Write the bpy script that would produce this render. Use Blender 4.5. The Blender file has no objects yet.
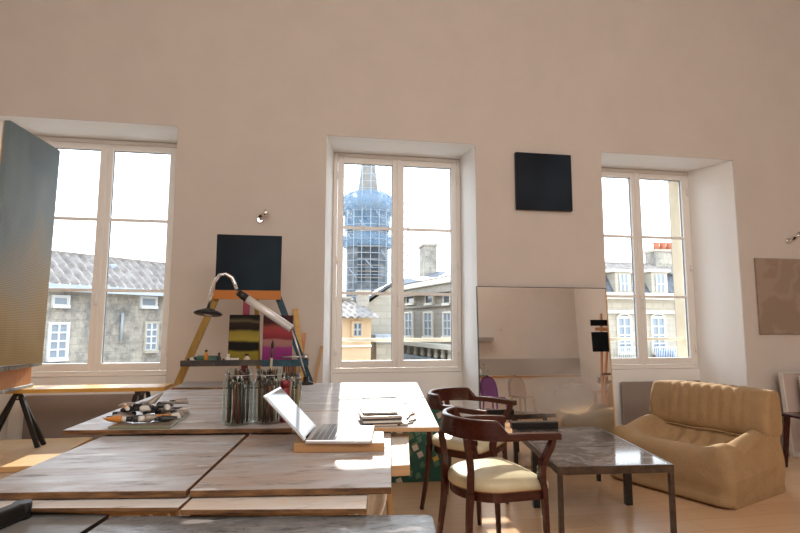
import bpy, bmesh, math, random
from mathutils import Vector, Matrix, Euler
PI = math.pi
R = math.radians
C = bpy.context.scene.collection
random.seed(7)

# ------------------------------------------------------------------ camera
EYE = Vector((0, 0, 1.33))
RT = Vector((0.98524918, -0.17111601, 0.00183217))
UP = Vector((-0.02010247, -0.1051, 0.99425846))
FW = Vector((0.16994098, 0.97962917, 0.10698954))
FPX = 533.33
cam_d = bpy.data.cameras.new('camera'); cam = bpy.data.objects.new('camera', cam_d); C.objects.link(cam)
cam_d.sensor_width = 36; cam_d.lens = 24.0; cam_d.clip_start = .05; cam_d.clip_end = 500
m = Matrix.Identity(4)
for i in range(3):
    m[i][0] = RT[i]; m[i][1] = UP[i]; m[i][2] = -FW[i]; m[i][3] = EYE[i]
cam.matrix_world = m
bpy.context.scene.camera = cam
# ------------------------------------------------------------------ world, sun, added fill lights, exposure
vs = bpy.context.scene.view_settings
vs.view_transform = 'Standard'; vs.look = 'None'; vs.gamma = 1; vs.use_curve_mapping = False
vs.exposure = 0.0
W = bpy.data.worlds.new('sky'); bpy.context.scene.world = W; W.use_nodes = True
nt = W.node_tree; nt.nodes.clear()
tc = nt.nodes.new('ShaderNodeTexCoord'); sx = nt.nodes.new('ShaderNodeSeparateXYZ')
rp = nt.nodes.new('ShaderNodeValToRGB'); bg = nt.nodes.new('ShaderNodeBackground'); wo = nt.nodes.new('ShaderNodeOutputWorld')
nt.links.new(tc.outputs['Generated'], sx.inputs[0]); nt.links.new(sx.outputs['Z'], rp.inputs[0])
rp.color_ramp.elements[0].position = 0.0; rp.color_ramp.elements[0].color = (.96, .98, 1, 1)
rp.color_ramp.elements[1].position = .9; rp.color_ramp.elements[1].color = (.62, .78, 1, 1)
nt.links.new(rp.outputs[0], bg.inputs[0]); bg.inputs[1].default_value = 4.3
nt.links.new(bg.outputs[0], wo.inputs[0])
sd = bpy.data.lights.new('sun', 'SUN'); so = bpy.data.objects.new('sun', sd); C.objects.link(so)
sd.energy = 9; sd.angle = R(.6); sd.color = (1, .9, .76)
sdir = Vector((-.064 * math.cos(R(27.75)), -math.cos(R(27.75)), -math.sin(R(27.75))))
so.rotation_euler = sdir.to_track_quat('-Z', 'Y').to_euler(); so.location = (0, 9, 8)
def area(name, loc, target, sx_, sy_, e, col):
    l = bpy.data.lights.new(name, 'AREA'); o = bpy.data.objects.new(name, l); C.objects.link(o)
    l.shape = 'RECTANGLE'; l.size = sx_; l.size_y = sy_; l.energy = e; l.color = col
    o.location = loc; o.rotation_euler = (Vector(target) - Vector(loc)).to_track_quat('-Z', 'Y').to_euler(); return o
area('overhead_fill', (1.5, 0.2, 5.85), (1.5, 1.2, 0), 6, 3, 50, (1, .90, .82))  # added warm fill from above, no fixture modelled
area('rear_fill', (1.5, -3.3, 4.2), (1.8, 4.5, .6), 7, 1.3, 165, (1, .91, .84))  # added fill behind the camera, brightens the window wall and tables

area('back_wall_fill', (2.5, -1.2, 5.7), (2.8, -3.6, 1.4), 5, .8, 60, (1, .88, .78))  # added fill aimed at the back wall to brighten the mirror image
# ------------------------------------------------------------------ helpers
def at(x, y, Y):                       # world point seen at photo pixel (x, y) at depth Y
    d = (x - 400) * RT - (y - 266.5) * UP + FPX * FW
    return EYE + d * (Y / d.y)
def atz(x, y, z):                      # ... at height z
    d = (x - 400) * RT - (y - 266.5) * UP + FPX * FW
    return EYE + d * ((z - 1.33) / d.z)
def atx(x, y, X):
    d = (x - 400) * RT - (y - 266.5) * UP + FPX * FW
    return EYE + d * (X / d.x)

class MB:
    def __init__(s): s.bm = bmesh.new(); s.mi = 0
    def _f(s, vs_, smooth=False, mi=None):
        try: f = s.bm.faces.new(vs_)
        except ValueError: return None
        f.smooth = smooth; f.material_index = s.mi if mi is None else mi; return f
    def box(s, lo, hi, M=None, mi=None):
        x0, y0, z0 = lo; x1, y1, z1 = hi
        P = [Vector(p) for p in ((x0,y0,z0),(x1,y0,z0),(x1,y1,z0),(x0,y1,z0),(x0,y0,z1),(x1,y0,z1),(x1,y1,z1),(x0,y1,z1))]
        if M is not None: P = [M @ p for p in P]
        v = [s.bm.verts.new(p) for p in P]
        for q in ((0,3,2,1),(4,5,6,7),(0,1,5,4),(1,2,6,5),(2,3,7,6),(3,0,4,7)): s._f([v[i] for i in q], mi=mi)
        return s
    def cbox(s, c, sz, M=None, mi=None):
        return s.box([c[i]-sz[i]/2 for i in range(3)], [c[i]+sz[i]/2 for i in range(3)], M, mi)
    def poly(s, pts, z0, z1, top=None, side=None):      # prism from xy polygon
        a = [s.bm.verts.new((p[0], p[1], z0)) for p in pts]; b = [s.bm.verts.new((p[0], p[1], z1)) for p in pts]
        n = len(pts)
        s._f(b, mi=top); s._f(a[::-1], mi=side)
        for i in range(n): s._f([a[i], a[(i+1) % n], b[(i+1) % n], b[i]], mi=side)
        return s
    def ring(s, c, ax, ay, rx, ry, n):
        return [s.bm.verts.new(c + ax*(rx*math.cos(2*PI*i/n)) + ay*(ry*math.sin(2*PI*i/n))) for i in range(n)]
    def loft(s, rings, cap=True, smooth=True, closed=True):
        for a, b in zip(rings, rings[1:]):
            n = len(a)
            for i in range(n if closed else n-1): s._f([a[i], a[(i+1) % n], b[(i+1) % n], b[i]], smooth)
        if cap: s._f(rings[0][::-1]); s._f(rings[-1])
        return s
    def bar(s, p0, p1, r0, r1=None, n=10, smooth=True):
        p0 = Vector(p0); p1 = Vector(p1); r1 = r0 if r1 is None else r1
        return s.tube([p0, p1], [r0, r1], n, smooth)
    def tube(s, pts, r, n=10, smooth=True, flat=None, up=None):
        pts = [Vector(p) for p in pts]
        rs = r if isinstance(r, (list, tuple)) else [r]*len(pts)
        rings = []; u = Vector(up) if up else None
        for i, p in enumerate(pts):
            t = (pts[min(i+1, len(pts)-1)] - pts[max(i-1, 0)]).normalized()
            if u is None: u = Vector((0,0,1)) if abs(t.z) < .9 else Vector((1,0,0))
            x = t.cross(u).normalized(); y = x.cross(t).normalized()
            if not up: u = y
            k = flat[i] if isinstance(flat, (list, tuple)) else (flat or 1)
            rings.append(s.ring(p, x, y, rs[i], rs[i]*k, n))
        return s.loft(rings, True, smooth)
    def beam(s, pts, ws, hs, up=(0,0,1)):               # rectangular section swept along pts; w across, h along up
        pts = [Vector(p) for p in pts]; rings = []; up = Vector(up)
        for i, p in enumerate(pts):
            t = (pts[min(i+1, len(pts)-1)] - pts[max(i-1, 0)]).normalized()
            x = t.cross(up).normalized(); y = x.cross(t).normalized()
            w = (ws[i] if isinstance(ws, (list, tuple)) else ws)/2; h = (hs[i] if isinstance(hs, (list, tuple)) else hs)/2
            rings.append([s.bm.verts.new(p + x*a + y*b) for a, b in ((-w,-h),(w,-h),(w,h),(-w,h))])
        return s.loft(rings, True, False)
    def lathe(s, prof, n=24, c=(0,0,0), cap=True, smooth=True):
        c = Vector(c); rings = [s.ring(c + Vector((0,0,z)), Vector((1,0,0)), Vector((0,1,0)), r, r, n) for r, z in prof]
        return s.loft(rings, cap, smooth)
    def quad(s, *p, mi=None): s._f([s.bm.verts.new(Vector(q)) for q in p], mi=mi); return s
    def build(s, name, mats, parent=None, loc=None, rot=None, bevel=0, sub=0, seg=2, angle=35):
        me = bpy.data.meshes.new(name); bmesh.ops.recalc_face_normals(s.bm, faces=s.bm.faces[:])
        s.bm.to_mesh(me); s.bm.free()
        o = bpy.data.objects.new(name, me); C.objects.link(o)
        for m_ in (mats if isinstance(mats, (list, tuple)) else [mats]): me.materials.append(m_)
        if parent: o.parent = parent
        if loc is not None: o.location = loc
        if rot is not None: o.rotation_euler = rot
        if bevel:
            b = o.modifiers.new('bevel', 'BEVEL'); b.width = bevel; b.segments = seg; b.limit_method = 'ANGLE'; b.angle_limit = R(angle)
            b.harden_normals = False
        if sub:
            q = o.modifiers.new('subsurf', 'SUBSURF'); q.levels = sub; q.render_levels = sub
        return o

def tag(o, label=None, cat=None, group=None, kind=None):
    if label: o['label'] = label
    if cat: o['category'] = cat
    if group: o['group'] = group
    if kind: o['kind'] = kind
    return o
def thing(name, label, cat, loc=(0,0,0), rz=0, group=None, rot=None):
    o = bpy.data.objects.new(name, None); C.objects.link(o); o.empty_display_size = .1
    o.location = loc; o.rotation_euler = rot if rot is not None else (0, 0, rz)
    return tag(o, label, cat, group)
def copy_tree(o, parent=None):
    c = o.copy(); C.objects.link(c)
    if parent: c.parent = parent
    for ch in [x for x in bpy.data.objects if x.parent == o]: copy_tree(ch, c)
    return c

# ------------------------------------------------------------------ materials
def mat(name, col, rough=.5, metal=0, spec=.5, **k):
    m_ = bpy.data.materials.new(name); m_.use_nodes = True; b = m_.node_tree.nodes['Principled BSDF']
    b.inputs['Base Color'].default_value = (*col, 1); b.inputs['Roughness'].default_value = rough
    b.inputs['Metallic'].default_value = metal; b.inputs['Specular IOR Level'].default_value = spec
    for a, v in k.items(): b.inputs[a.replace('_', ' ')].default_value = v
    return m_
def nodes(m_): return m_.node_tree, m_.node_tree.nodes['Principled BSDF']
def coord(t, kind='Object', scale=(1,1,1), rot=(0,0,0), loc=(0,0,0)):
    tc = t.nodes.new('ShaderNodeTexCoord'); mp = t.nodes.new('ShaderNodeMapping')
    mp.inputs['Scale'].default_value = scale; mp.inputs['Rotation'].default_value = rot; mp.inputs['Location'].default_value = loc
    t.links.new(tc.outputs[kind], mp.inputs[0]); return mp.outputs[0]
def noise(t, vec, scale, detail=4, rough=.6, dist=0):
    n = t.nodes.new('ShaderNodeTexNoise'); n.inputs['Scale'].default_value = scale; n.inputs['Detail'].default_value = detail
    n.inputs['Roughness'].default_value = rough; n.inputs['Distortion'].default_value = dist; t.links.new(vec, n.inputs['Vector']); return n.outputs['Fac']
def ramp(t, fac, stops, interp='LINEAR'):
    r = t.nodes.new('ShaderNodeValToRGB'); r.color_ramp.interpolation = interp; e = r.color_ramp.elements
    while len(e) > 1: e.remove(e[0])
    e[0].position = stops[0][0]; e[0].color = (*stops[0][1], 1)
    for p, c in stops[1:]: x = e.new(p); x.color = (*c, 1)
    t.links.new(fac, r.inputs[0]); return r.outputs[0]
def mix(t, fac, a, b, mode='MIX'):
    x = t.nodes.new('ShaderNodeMix'); x.data_type = 'RGBA'; x.blend_type = mode
    if isinstance(fac, (int, float)): x.inputs['Factor'].default_value = fac
    else: t.links.new(fac, x.inputs['Factor'])
    for i, v in ((6, a), (7, b)):
        if isinstance(v, tuple): x.inputs[i].default_value = (*v, 1)
        else: t.links.new(v, x.inputs[i])
    return x.outputs[2]
def bump(t, b, h, s=.3, d=.01):
    n = t.nodes.new('ShaderNodeBump'); n.inputs['Strength'].default_value = s; n.inputs['Distance'].default_value = d
    t.links.new(h, n.inputs['Height']); t.links.new(n.outputs[0], b.inputs['Normal'])
def noisy(name, c0, c1, scale=8, rough=.6, stretch=(1,1,1), metal=0, spec=.5, b_=0, detail=5, lo=.35, hi=.65):
    m_ = mat(name, c0, rough, metal, spec); t, b = nodes(m_); v = coord(t, scale=stretch)
    n = noise(t, v, scale, detail); t.links.new(ramp(t, n, [(lo, c0), (hi, c1)]), b.inputs['Base Color'])
    if b_: bump(t, b, n, b_)
    return m_
def wood(name, c0, c1, rough=.4, along=0, scale=6):
    st = [9, 9, 9]; st[along] = .7
    return noisy(name, c0, c1, scale, rough, tuple(st), b_=.05, lo=.3, hi=.7)
def stained(name, base, paint, dark, seed, rough=.38, amt=.5, st=(.6, 2.2, 1)):     # paint-stained work board
    base = tuple(min(.8, x*1.3+.03) for x in base); paint = tuple(min(.8, x*1.3+.03) for x in paint)
    m_ = mat(name, base, rough); t, b = nodes(m_)
    v = coord(t, scale=st, loc=(seed*3.1, seed*1.7, 0), rot=(0, 0, .05))
    a = noise(t, v, 3.2, 8, .68, .4); c = noise(t, v, 9, 6, .7, .2); g = noise(t, coord(t, scale=(2, 40, 1), loc=(seed, 0, 0)), 4, 4)
    col = mix(t, ramp(t, g, [(.3, (0,0,0)), (.75, (.35,.35,.35))]), base, dark)
    col = mix(t, ramp(t, a, [(.46-.10*amt, (0,0,0)), (.62, (.95,.95,.95))]), col, paint)
    col = mix(t, ramp(t, c, [(.55, (0,0,0)), (.66, (.75,.75,.75))]), col, dark)
    n3 = noise(t, coord(t, scale=(1, 2.6, 1), loc=(seed*5, 2, 0)), 5.5, 3, .5)
    col = mix(t, ramp(t, n3, [(.64, (0,0,0)), (.68, (.8,.8,.8))]), col, (.72, .74, .76))
    t.links.new(col, b.inputs['Base Color'])
    t.links.new(ramp(t, c, [(.3, (rough-.1,)*3), (.7, (rough+.15,)*3)]), b.inputs['Roughness'])
    bump(t, b, c, .15, .002); return m_

M = {}
M['wall'] = noisy('wall_paint', (.66, .61, .575), (.69, .64, .60), 2.5, .85, b_=.02)
M['ceil'] = mat('ceiling_paint', (.74, .71, .67), .9)
M['reveal'] = mat('reveal_paint', (.90, .89, .87), .7)
M['joinery'] = mat('window_white', (.90, .875, .84), .42)
M['bead'] = mat('glazing_bead', (.20, .22, .24), .5)
M['outer_stone'] = noisy('outer_stone', (.26, .23, .19), (.34, .30, .25), 3, .9)
M['jamb_stone'] = noisy('jamb_stone', (.50, .42, .30), (.60, .51, .38), 2.5, .9)
M['kraft'] = noisy('pale_paper', (.66, .56, .44), (.72, .62, .50), 30, .6)
M['steel'] = mat('brushed_steel', (.6, .6, .6), .3, 1)
M['chrome'] = mat('chrome', (.8, .8, .8), .12, 1)
M['alu'] = mat('aluminium', (.72, .73, .75), .28, 1)
M['black'] = mat('black_plastic', (.012, .012, .014), .4)
M['blackm'] = mat('black_metal', (.02, .018, .017), .35, .3)
M['darkedge'] = noisy('board_edge', (.05, .022, .009), (.26, .13, .05), 12, .6, (1, 1, 8))
M['ply'] = wood('plywood', (.44, .27, .14), (.56, .36, .20), .5)
M['pine'] = wood('pine', (.58, .36, .16), (.68, .45, .22), .45)
M['yellow_pine'] = wood('yellow_pine', (.62, .33, .06), (.74, .45, .12), .4)
M['mahog'] = wood('mahogany', (.032, .007, .005), (.065, .014, .009), .2)
M['mahog_light'] = wood('worn_mahogany', (.22, .09, .035), (.30, .13, .05), .3)
M['leather'] = noisy('cream_leather', (.60, .54, .36), (.66, .60, .42), 18, .36, b_=.05)
M['white'] = mat('white_paper', (.82, .81, .78), .6)
M['radiator'] = noisy('radiator_taupe', (.27, .22, .20), (.30, .245, .22), 3, .5)
M['trestle'] = wood('trestle_wood', (.40, .24, .10), (.52, .33, .15), .5, 2)
def glass(name, col=(1,1,1), refl=.10, rough=0.0, top=1.0):
    m_ = bpy.data.materials.new(name); m_.use_nodes = True; t = m_.node_tree; t.nodes.clear()
    a = t.nodes.new('ShaderNodeBsdfTransparent'); a.inputs[0].default_value = (*col, 1)
    g = t.nodes.new('ShaderNodeBsdfGlossy'); g.inputs['Roughness'].default_value = rough
    lw = t.nodes.new('ShaderNodeLayerWeight'); lw.inputs[0].default_value = refl
    x = t.nodes.new('ShaderNodeMixShader'); o = t.nodes.new('ShaderNodeOutputMaterial')
    mu = t.nodes.new('ShaderNodeMath'); mu.operation = 'MULTIPLY'; mu.inputs[1].default_value = top; t.links.new(lw.outputs['Fresnel'], mu.inputs[0]); t.links.new(mu.outputs[0], x.inputs[0]); t.links.new(a.outputs[0], x.inputs[1]); t.links.new(g.outputs[0], x.inputs[2]); t.links.new(x.outputs[0], o.inputs[0])
    return m_
M['pane'] = glass('window_glass', (.97, .985, .99), .06)
M['jar'] = glass('jar_glass', (.95, .98, .97), .18, .02, .45)
M['purple_acr'] = glass('purple_acrylic', (.62, .42, .74), .3, .05, .5)
M['clear_acr'] = glass('clear_acrylic', (.90, .87, .85), .3, .05, .6)
# laminate floor
M['floor'] = mat('laminate_floor', (.5, .3, .15), .27); t, b = nodes(M['floor'])
v = coord(t, 'Object', rot=(0, 0, 0)); br = t.nodes.new('ShaderNodeTexBrick'); t.links.new(v, br.inputs['Vector'])
br.inputs['Color1'].default_value = (.64, .42, .25, 1); br.inputs['Color2'].default_value = (.68, .455, .28, 1); br.inputs['Mortar'].default_value = (.50, .30, .16, 1)
br.inputs['Scale'].default_value = 1; br.inputs['Brick Width'].default_value = 1.3; br.inputs['Row Height'].default_value = .19; br.inputs['Mortar Size'].default_value = .002
g = noise(t, coord(t, scale=(1, 14, 1)), 3, 5); t.links.new(mix(t, ramp(t, g, [(.3, (0,0,0)), (.7, (.35,.35,.35))]), br.outputs[0], (.54, .33, .18)), b.inputs['Base Color'])

# ------------------------------------------------------------------ the room
XL, XR, YB, YW, ZC = -3.25, 7.2, -3.6, 5.0, 6.0
def struct(name, mb, m_, **k): return tag(mb.build(name, m_, **k), kind='structure')
struct('floor', MB().box((XL-.3, YB-.3, -.12), (XR+.3, YW+.86, 0)), M['floor'])
struct('ceiling', MB().box((XL-.3, YB-.3, ZC), (XR+.3, YW+.86, ZC+.2)), M['ceil'])
struct('wall_left', MB().box((XL-.3, YB, 0), (XL, YW, ZC)), M['wall'])
struct('wall_right', MB().box((XR, YB, 0), (XR+.3, YW, ZC)), M['wall'])
struct('wall_back', MB().box((XL-.3, YB-.3, 0), (XR+.3, YB, ZC)), M['wall'])
TOP = 3.13
# openings: (x0, x1) at the room face, (f0, f1) at the window frame
OPEN = [(-2.72, -1.20, -2.65, -1.27), (.153, 1.635, .245, 1.62), (3.005, 4.584, 3.02, 4.42)]
YF = 5.50
w = MB(); xs = [XL-.3]
for o in OPEN: xs += [o[0], o[1]]
xs.append(XR+.3)
for i in range(0, len(xs), 2): w.box((xs[i], YW, 0), (xs[i+1], YW+.012, TOP))
w.box((xs[0], YW, TOP), (xs[-1], YW+.012, ZC))
# solid masonry behind the plaster, with splayed reveals
fs = [XL-.3]
for o in OPEN: fs += [o[2], o[3]]
fs.append(XR+.3)
for i in range(0, len(xs), 2):
    w.poly([(xs[i], YW+.012), (xs[i+1], YW+.012), (fs[i+1], YF), (fs[i+1], YF+.34), (fs[i], YF+.34), (fs[i], YF)], 0, TOP, 1, 1)
w.box((xs[0], YW+.012, TOP), (xs[-1], YF+.34, ZC), mi=1)
wall_w = struct('wall_window', w, [M['wall'], M['reveal']])
sill = MB()
for k, o in enumerate(OPEN):
    a = struct('trim_%d' % (k+1), MB().box((o[2]+.001, YF-.015, 0), (o[3]-.001, YF+.10, .832)), M['reveal'])
def window(k, f0, f1, bar=True):
    root = bpy.data.objects.new('window_%d' % k, None); C.objects.link(root); root.location = (f0, YF, .835); tag(root, kind='structure')
    wd = f1-f0; ht = TOP-.835-.004; fw = .045
    f = MB()
    f.box((.002, 0, 0), (fw, .07, ht)); f.box((wd-fw, 0, 0), (wd-.002, .07, ht)); f.box((fw, 0, ht-fw), (wd-fw, .07, ht)); f.box((fw, 0, 0), (wd-fw, .07, fw))
    f.build('window_frame', M['joinery'], root, bevel=.006)
    zb, zt = fw+.004, ht-fw-.004; mid = wd/2
    for sgn, (a, b_) in enumerate(((fw+.003, mid-.002), (mid+.002, wd-fw-.003))):
        st = .058; rb = .072
        s = MB(); y0, y1 = -.012, .045
        s.box((a, y0, zb), (a+st, y1, zt)); s.box((b_-st, y0, zb), (b_, y1, zt)); s.box((a+st, y0, zt-st), (b_-st, y1, zt)); s.box((a+st, y0, zb), (b_-st, y1, zb+rb))
        if sgn == 0: s.box((b_-.012, y0-.012, zb), (b_+.02, y0-.001, zt))
        so_ = s.build('sash', M['joinery'], root, bevel=.005)
        g0, g1 = zb+rb, zt-st
        mm = MB()
        for j in (1, 2): z = g0+(g1-g0)*j/3; mm.box((a+st, 0.004, z-.014), (b_-st, .032, z+.014))
        mm.build('muntin', M['joinery'], so_)
        bd = MB()
        bd.box((a+st, .012, g0), (a+st+.005, .03, g1)); bd.box((b_-st-.005, .012, g0), (b_-st, .03, g1)); bd.box((a+st, .012, g1-.005), (b_-st, .03, g1))
        bd.build('glazing_bead', M['bead'], so_)
        MB().box((a+st-.004, .022, g0-.004), (b_-st+.004, .026, g1+.004)).build('pane', M['pane'], so_)
        hx = a+.006 if sgn == 0 else b_-.006
        h = MB()
        for z in (.22, ht/2, ht-.25): h.bar((a-.004 if sgn == 0 else b_+.004, y0-.008, z-.04), (a-.004 if sgn == 0 else b_+.004, y0-.008, z+.04), .009)
        h.build('hinge', M['joinery'], so_)
    h = MB(); h.box((mid-.014, -.032, ht*.30), (mid+.014, -.024, ht*.30+.13)); h.bar((mid, -.03, ht*.30+.09), (mid, -.06, ht*.30+.09), .007); h.tube([(mid, -.058, ht*.30+.095), (mid-.005, -.062, ht*.30+.03), (mid-.002, -.058, ht*.30-.02)], .008)
    h.build('window_handle', M['joinery'], root)
    if bar:
        g = MB(); p = at(395, 340, YF+.22).z-.835
        g.box((-.03, .21, p-.02), (wd+.03, .25, p+.02)); g.build('guard_bar', M['stone_trim'], root, bevel=.004)
M['stone_trim'] = mat('cream_bar', (.72, .66, .55), .6)
for k, o in enumerate(OPEN): window(k+1, o[2], o[3], k > 0)
for i in range(0, len(fs), 2):
    struct('wall_outside', MB().box((fs[i], YF+.341, -4), (fs[i+1], YF+.36, ZC)), M['outer_stone'])
for k, o in enumerate(OPEN):
    struct('wall_outside', MB().box((o[2], YF+.341, TOP), (o[3], YF+.36, ZC)), M['outer_stone']); struct('wall_outside', MB().box((o[2], YF+.341, -4), (o[3], YF+.36, .68)), M['outer_stone'])
for k, o in enumerate(OPEN):
    for x, d in ((o[2], 1), (o[3], -1)): struct('trim_%d' % (k+7), MB().box((min(x, x+.006*d), YF+.121, .82), (max(x, x+.006*d), YF+.339, TOP)), M['jamb_stone'])
px_ = at(674, 300, 6.12); struct('trim_10', MB().box((px_.x, 5.87, -4), (px_.x+.5, 6.12, at(676, 183, 6.12).z)), M['jamb_stone'], bevel=.01)
# stone outer sills
for k, o in enumerate(OPEN):
    struct('trim_%d' % (k+4), MB().box((o[2]+.001, YF+.11, .70), (o[3]-.001, YF+.32, .82)), M['stone_trim'], bevel=.01)
# ------------------------------------------------------------------ outside: the street seen through the windows
def stone(name, c0, c1, c2, bw=.5, bh=.24, stain=.5):
    m_ = mat(name, c0, .9); t, b = nodes(m_)
    br = t.nodes.new('ShaderNodeTexBrick'); v = coord(t, 'Object', rot=(R(90), 0, 0)); t.links.new(v, br.inputs['Vector'])
    br.inputs['Scale'].default_value = 1; br.inputs['Brick Width'].default_value = bw; br.inputs['Row Height'].default_value = bh; br.inputs['Mortar Size'].default_value = .018
    br.inputs['Color1'].default_value = (*c0, 1); br.inputs['Color2'].default_value = (*c1, 1); br.inputs['Mortar'].default_value = (*[x*.93 for x in c0], 1)
    n = noise(t, coord(t, scale=(1, 1, .8)), 1.3, 9, .78); n2 = noise(t, coord(t), 3.5, 5, .7)
    col = mix(t, ramp(t, n, [(.42, (0,0,0)), (.62, (stain,)*3)]), br.outputs[0], c2)
    col = mix(t, ramp(t, n2, [(.5, (0,0,0)), (.72, (stain*.8,)*3)]), col, tuple(x*.6 for x in c2))
    t.links.new(col, b.inputs['Base Color']); return m_
M['stoneA'] = stone('weathered_stone', (.36, .32, .26), (.42, .375, .30), (.12, .115, .11), .5, .26, stain=.85)
M['stoneB'] = stone('pale_stone', (.34, .30, .245), (.40, .35, .285), (.24, .205, .17), .45, .22, .5)
M['stoneC'] = stone('cream_stone', (.40, .35, .275), (.46, .41, .325), (.33, .29, .24), .5, .24, .3)
M['stoneD'] = stone('golden_stone', (.50, .43, .33), (.54, .47, .36), (.46, .38, .28), 1.0, .5, .2)
M['ochre'] = noisy('ochre_render', (.48, .33, .19), (.54, .38, .23), 1.5, .9)
M['tile'] = noisy('canal_tile', (.17, .14, .12), (.29, .25, .215), 3, .9, detail=6)
M['slate'] = noisy('slate', (.055, .06, .07), (.12, .125, .14), 5, .5)
M['zinc'] = noisy('zinc', (.30, .34, .38), (.42, .46, .50), 3, .5)
M['pot'] = mat('terracotta_pot', (.45, .16, .09), .8)
M['winwhite'] = mat('painted_window', (.56, .56, .55), .5)
M['windark'] = mat('far_glass', (.10, .12, .14), .12)
M['winblue'] = mat('far_curtain_glass', (.22, .26, .30), .3)
M['shade'] = mat('shutter_grey', (.30, .32, .33), .6)

class Facade:
    def __init__(s, name, label, A, B, z0, z1, depth, m_, cat='building'):
        s.A = Vector((A[0], A[1], 0)); B = Vector((B[0], B[1], 0)); s.L = (B-s.A).length; s.u = (B-s.A).normalized()
        s.rz = math.atan2(s.u.y, s.u.x); s.n = Vector((s.u.y, -s.u.x, 0))          # outward (towards the room)
        s.root = thing(name, label, cat, (A[0], A[1], z0), s.rz); s.z0 = z0; s.h = z1-z0; s.depth = depth
        MB().box((0, 0, 0), (s.L, depth, s.h)).build('wall', m_, s.root)
    def sz(s, px, py, off=0):
        d = (px-400)*RT-(py-266.5)*UP+FPX*FW; k = (s.A+s.n*off-EYE).dot(s.n)/d.dot(s.n); p = EYE+d*k
        return (p-s.A).dot(s.u), p.z-s.z0
    def rect(s, x0, y0, x1, y1):
        cx, cy = (x0+x1)/2, (y0+y1)/2; a = s.sz(x0, cy)[0]; b = s.sz(x1, cy)[0]; t = s.sz(cx, y0)[1]; q = s.sz(cx, y1)[1]
        return a, q, b, t
    def window(s, x0, y0, x1, y1, glass_='windark', surround='stone_trim', bars=(1, 2), frame='winwhite', arch=False):
        a, q, b, t = s.rect(x0, y0, x1, y1); fw = .06
        m_ = MB(); m_.box((a-fw, -.08, q-fw), (a, .02, t+fw)); m_.box((b, -.08, q-fw), (b+fw, .02, t+fw)); m_.box((a, -.08, t), (b, .02, t+fw)); m_.box((a-.05, -.14, q-fw-.04), (b+.05, .02, q-.0))
        if arch:
            for i in range(8):
                a0 = PI*i/8; a1 = PI*(i+1)/8; c = (a+b)/2; r0 = (b-a)/2; r1 = r0+fw*1.4
                P = [(c+r*math.cos(g), t+r*math.sin(g)*.5) for r, g in ((r0, a0), (r1, a0), (r1, a1), (r0, a1))]
                m_.bm.verts.ensure_lookup_table()
                f = [m_.bm.verts.new((x, -.08, z)) for x, z in P]; k = [m_.bm.verts.new((x, .0, z)) for x, z in P]
                m_._f(f); 
                for j in range(4): m_._f([f[j], f[(j+1) % 4], k[(j+1) % 4], k[j]])
        w_ = m_.build('window', M[surround], s.root)
        g = MB(); g.box((a, -.02, q), (b, -.012, t))
        if arch:
            c = (a+b)/2; r0 = (b-a)/2; vs_ = [g.bm.verts.new((c+r0*math.cos(PI*i/8), -.012, t+r0*math.sin(PI*i/8)*.5)) for i in range(9)]; g._f(vs_)
        g.build('pane', M[glass_], w_)
        f = MB(); e = .028
        nb, mb_ = bars
        for i in range(nb+1+1):
            x = a+(b-a)*i/(nb+1); f.box((x-e, -.06, q), (x+e, -.021, t))
        for j in range(mb_+2):
            z = q+(t-q)*j/(mb_+1); f.box((a, -.055, z-e), (b, -.021, z+e))
        f.build('window_bars', M[frame], w_); return w_
    def band(s, name, x0, y0, x1, y1, out, m_):
        a, q, b, t = s.rect(x0, y0, x1, y1); return MB().box((a, -out, q), (b, .02, t)).build(name, M[m_], s.root)
def tiled_roof(parent, x0, x1, y0, z0, y1, z1, pitch=.22, amp=.05, m_='tile'):
    n = int((x1-x0)/pitch*6); mb = MB(); L = math.hypot(y1-y0, z1-z0); ny, nz = -(z1-z0)/L, (y1-y0)/L
    rows = []
    for j in range(9):
        t_ = j/8; row = []
        for i in range(n+1):
            x = x0+(x1-x0)*i/n; h = amp*(.5+.5*math.cos(2*PI*x/pitch)) + (.03 if j % 2 else 0)
            row.append(mb.bm.verts.new((x, y0+(y1-y0)*t_+ny*h, z0+(z1-z0)*t_+nz*h)))
        rows.append(row)
    mb.loft(rows, False, False, False)
    mb.box((x0, y1-.1, z1-.25), (x1, y1+.12, z1+.09))
    return mb.build('tiled_roof', M[m_], parent)

# --- opposite the left window: long weathered stone house with a low tiled roof
pA = at(30, 300, 17.5); pB = at(185, 300, 21.5)
gA = at(47, 286, 17.5)
fa = Facade('stone_house', 'long weathered stone house with low ribbed tile roof seen through the left window', (pA.x-3, pA.y-4*3/ (pB.x-pA.x)*(1)), (pB.x+2, pB.y+4*2/(pB.x-pA.x)), -3.5, gA.z, 7, M['stoneA'])
fh = fa.h
tiled_roof(fa.root, -.3, fa.L+.3, -.45, fh+.02, 1.2, fh+1.18, .30, .09)
MB().box((-.3, -.5, fh-.14), (fa.L+.3, -.42, fh+.08)).build('gutter', M['zinc'], fa.root)
fa.window(53, 297, 67, 305, 'winblue', 'winwhite', (0, 0)); fa.window(141, 298, 155, 306, 'winblue', 'winwhite', (0, 0))
fa.window(49, 324, 66, 358, 'winblue', 'winwhite', (1, 3)); fa.window(145, 323, 156, 350, 'winblue', 'stoneC', (1, 3))

sk = MB(); a, q, b_, tt = fa.rect(118, 262, 130, 270); sk.box((a+.1, .6, fh+.45), (b_-.1, 1.5, fh+.95)); sk.build('roof_dormer', M['zinc'], fa.root, bevel=.02)
dp = MB(); x = fa.sz(121, 320)[0]; dp.bar((x, -.08, fh-1.7), (x, -.08, fh-.75), .05); dp.build('drainpipe', M['shade'], fa.root)

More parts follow.
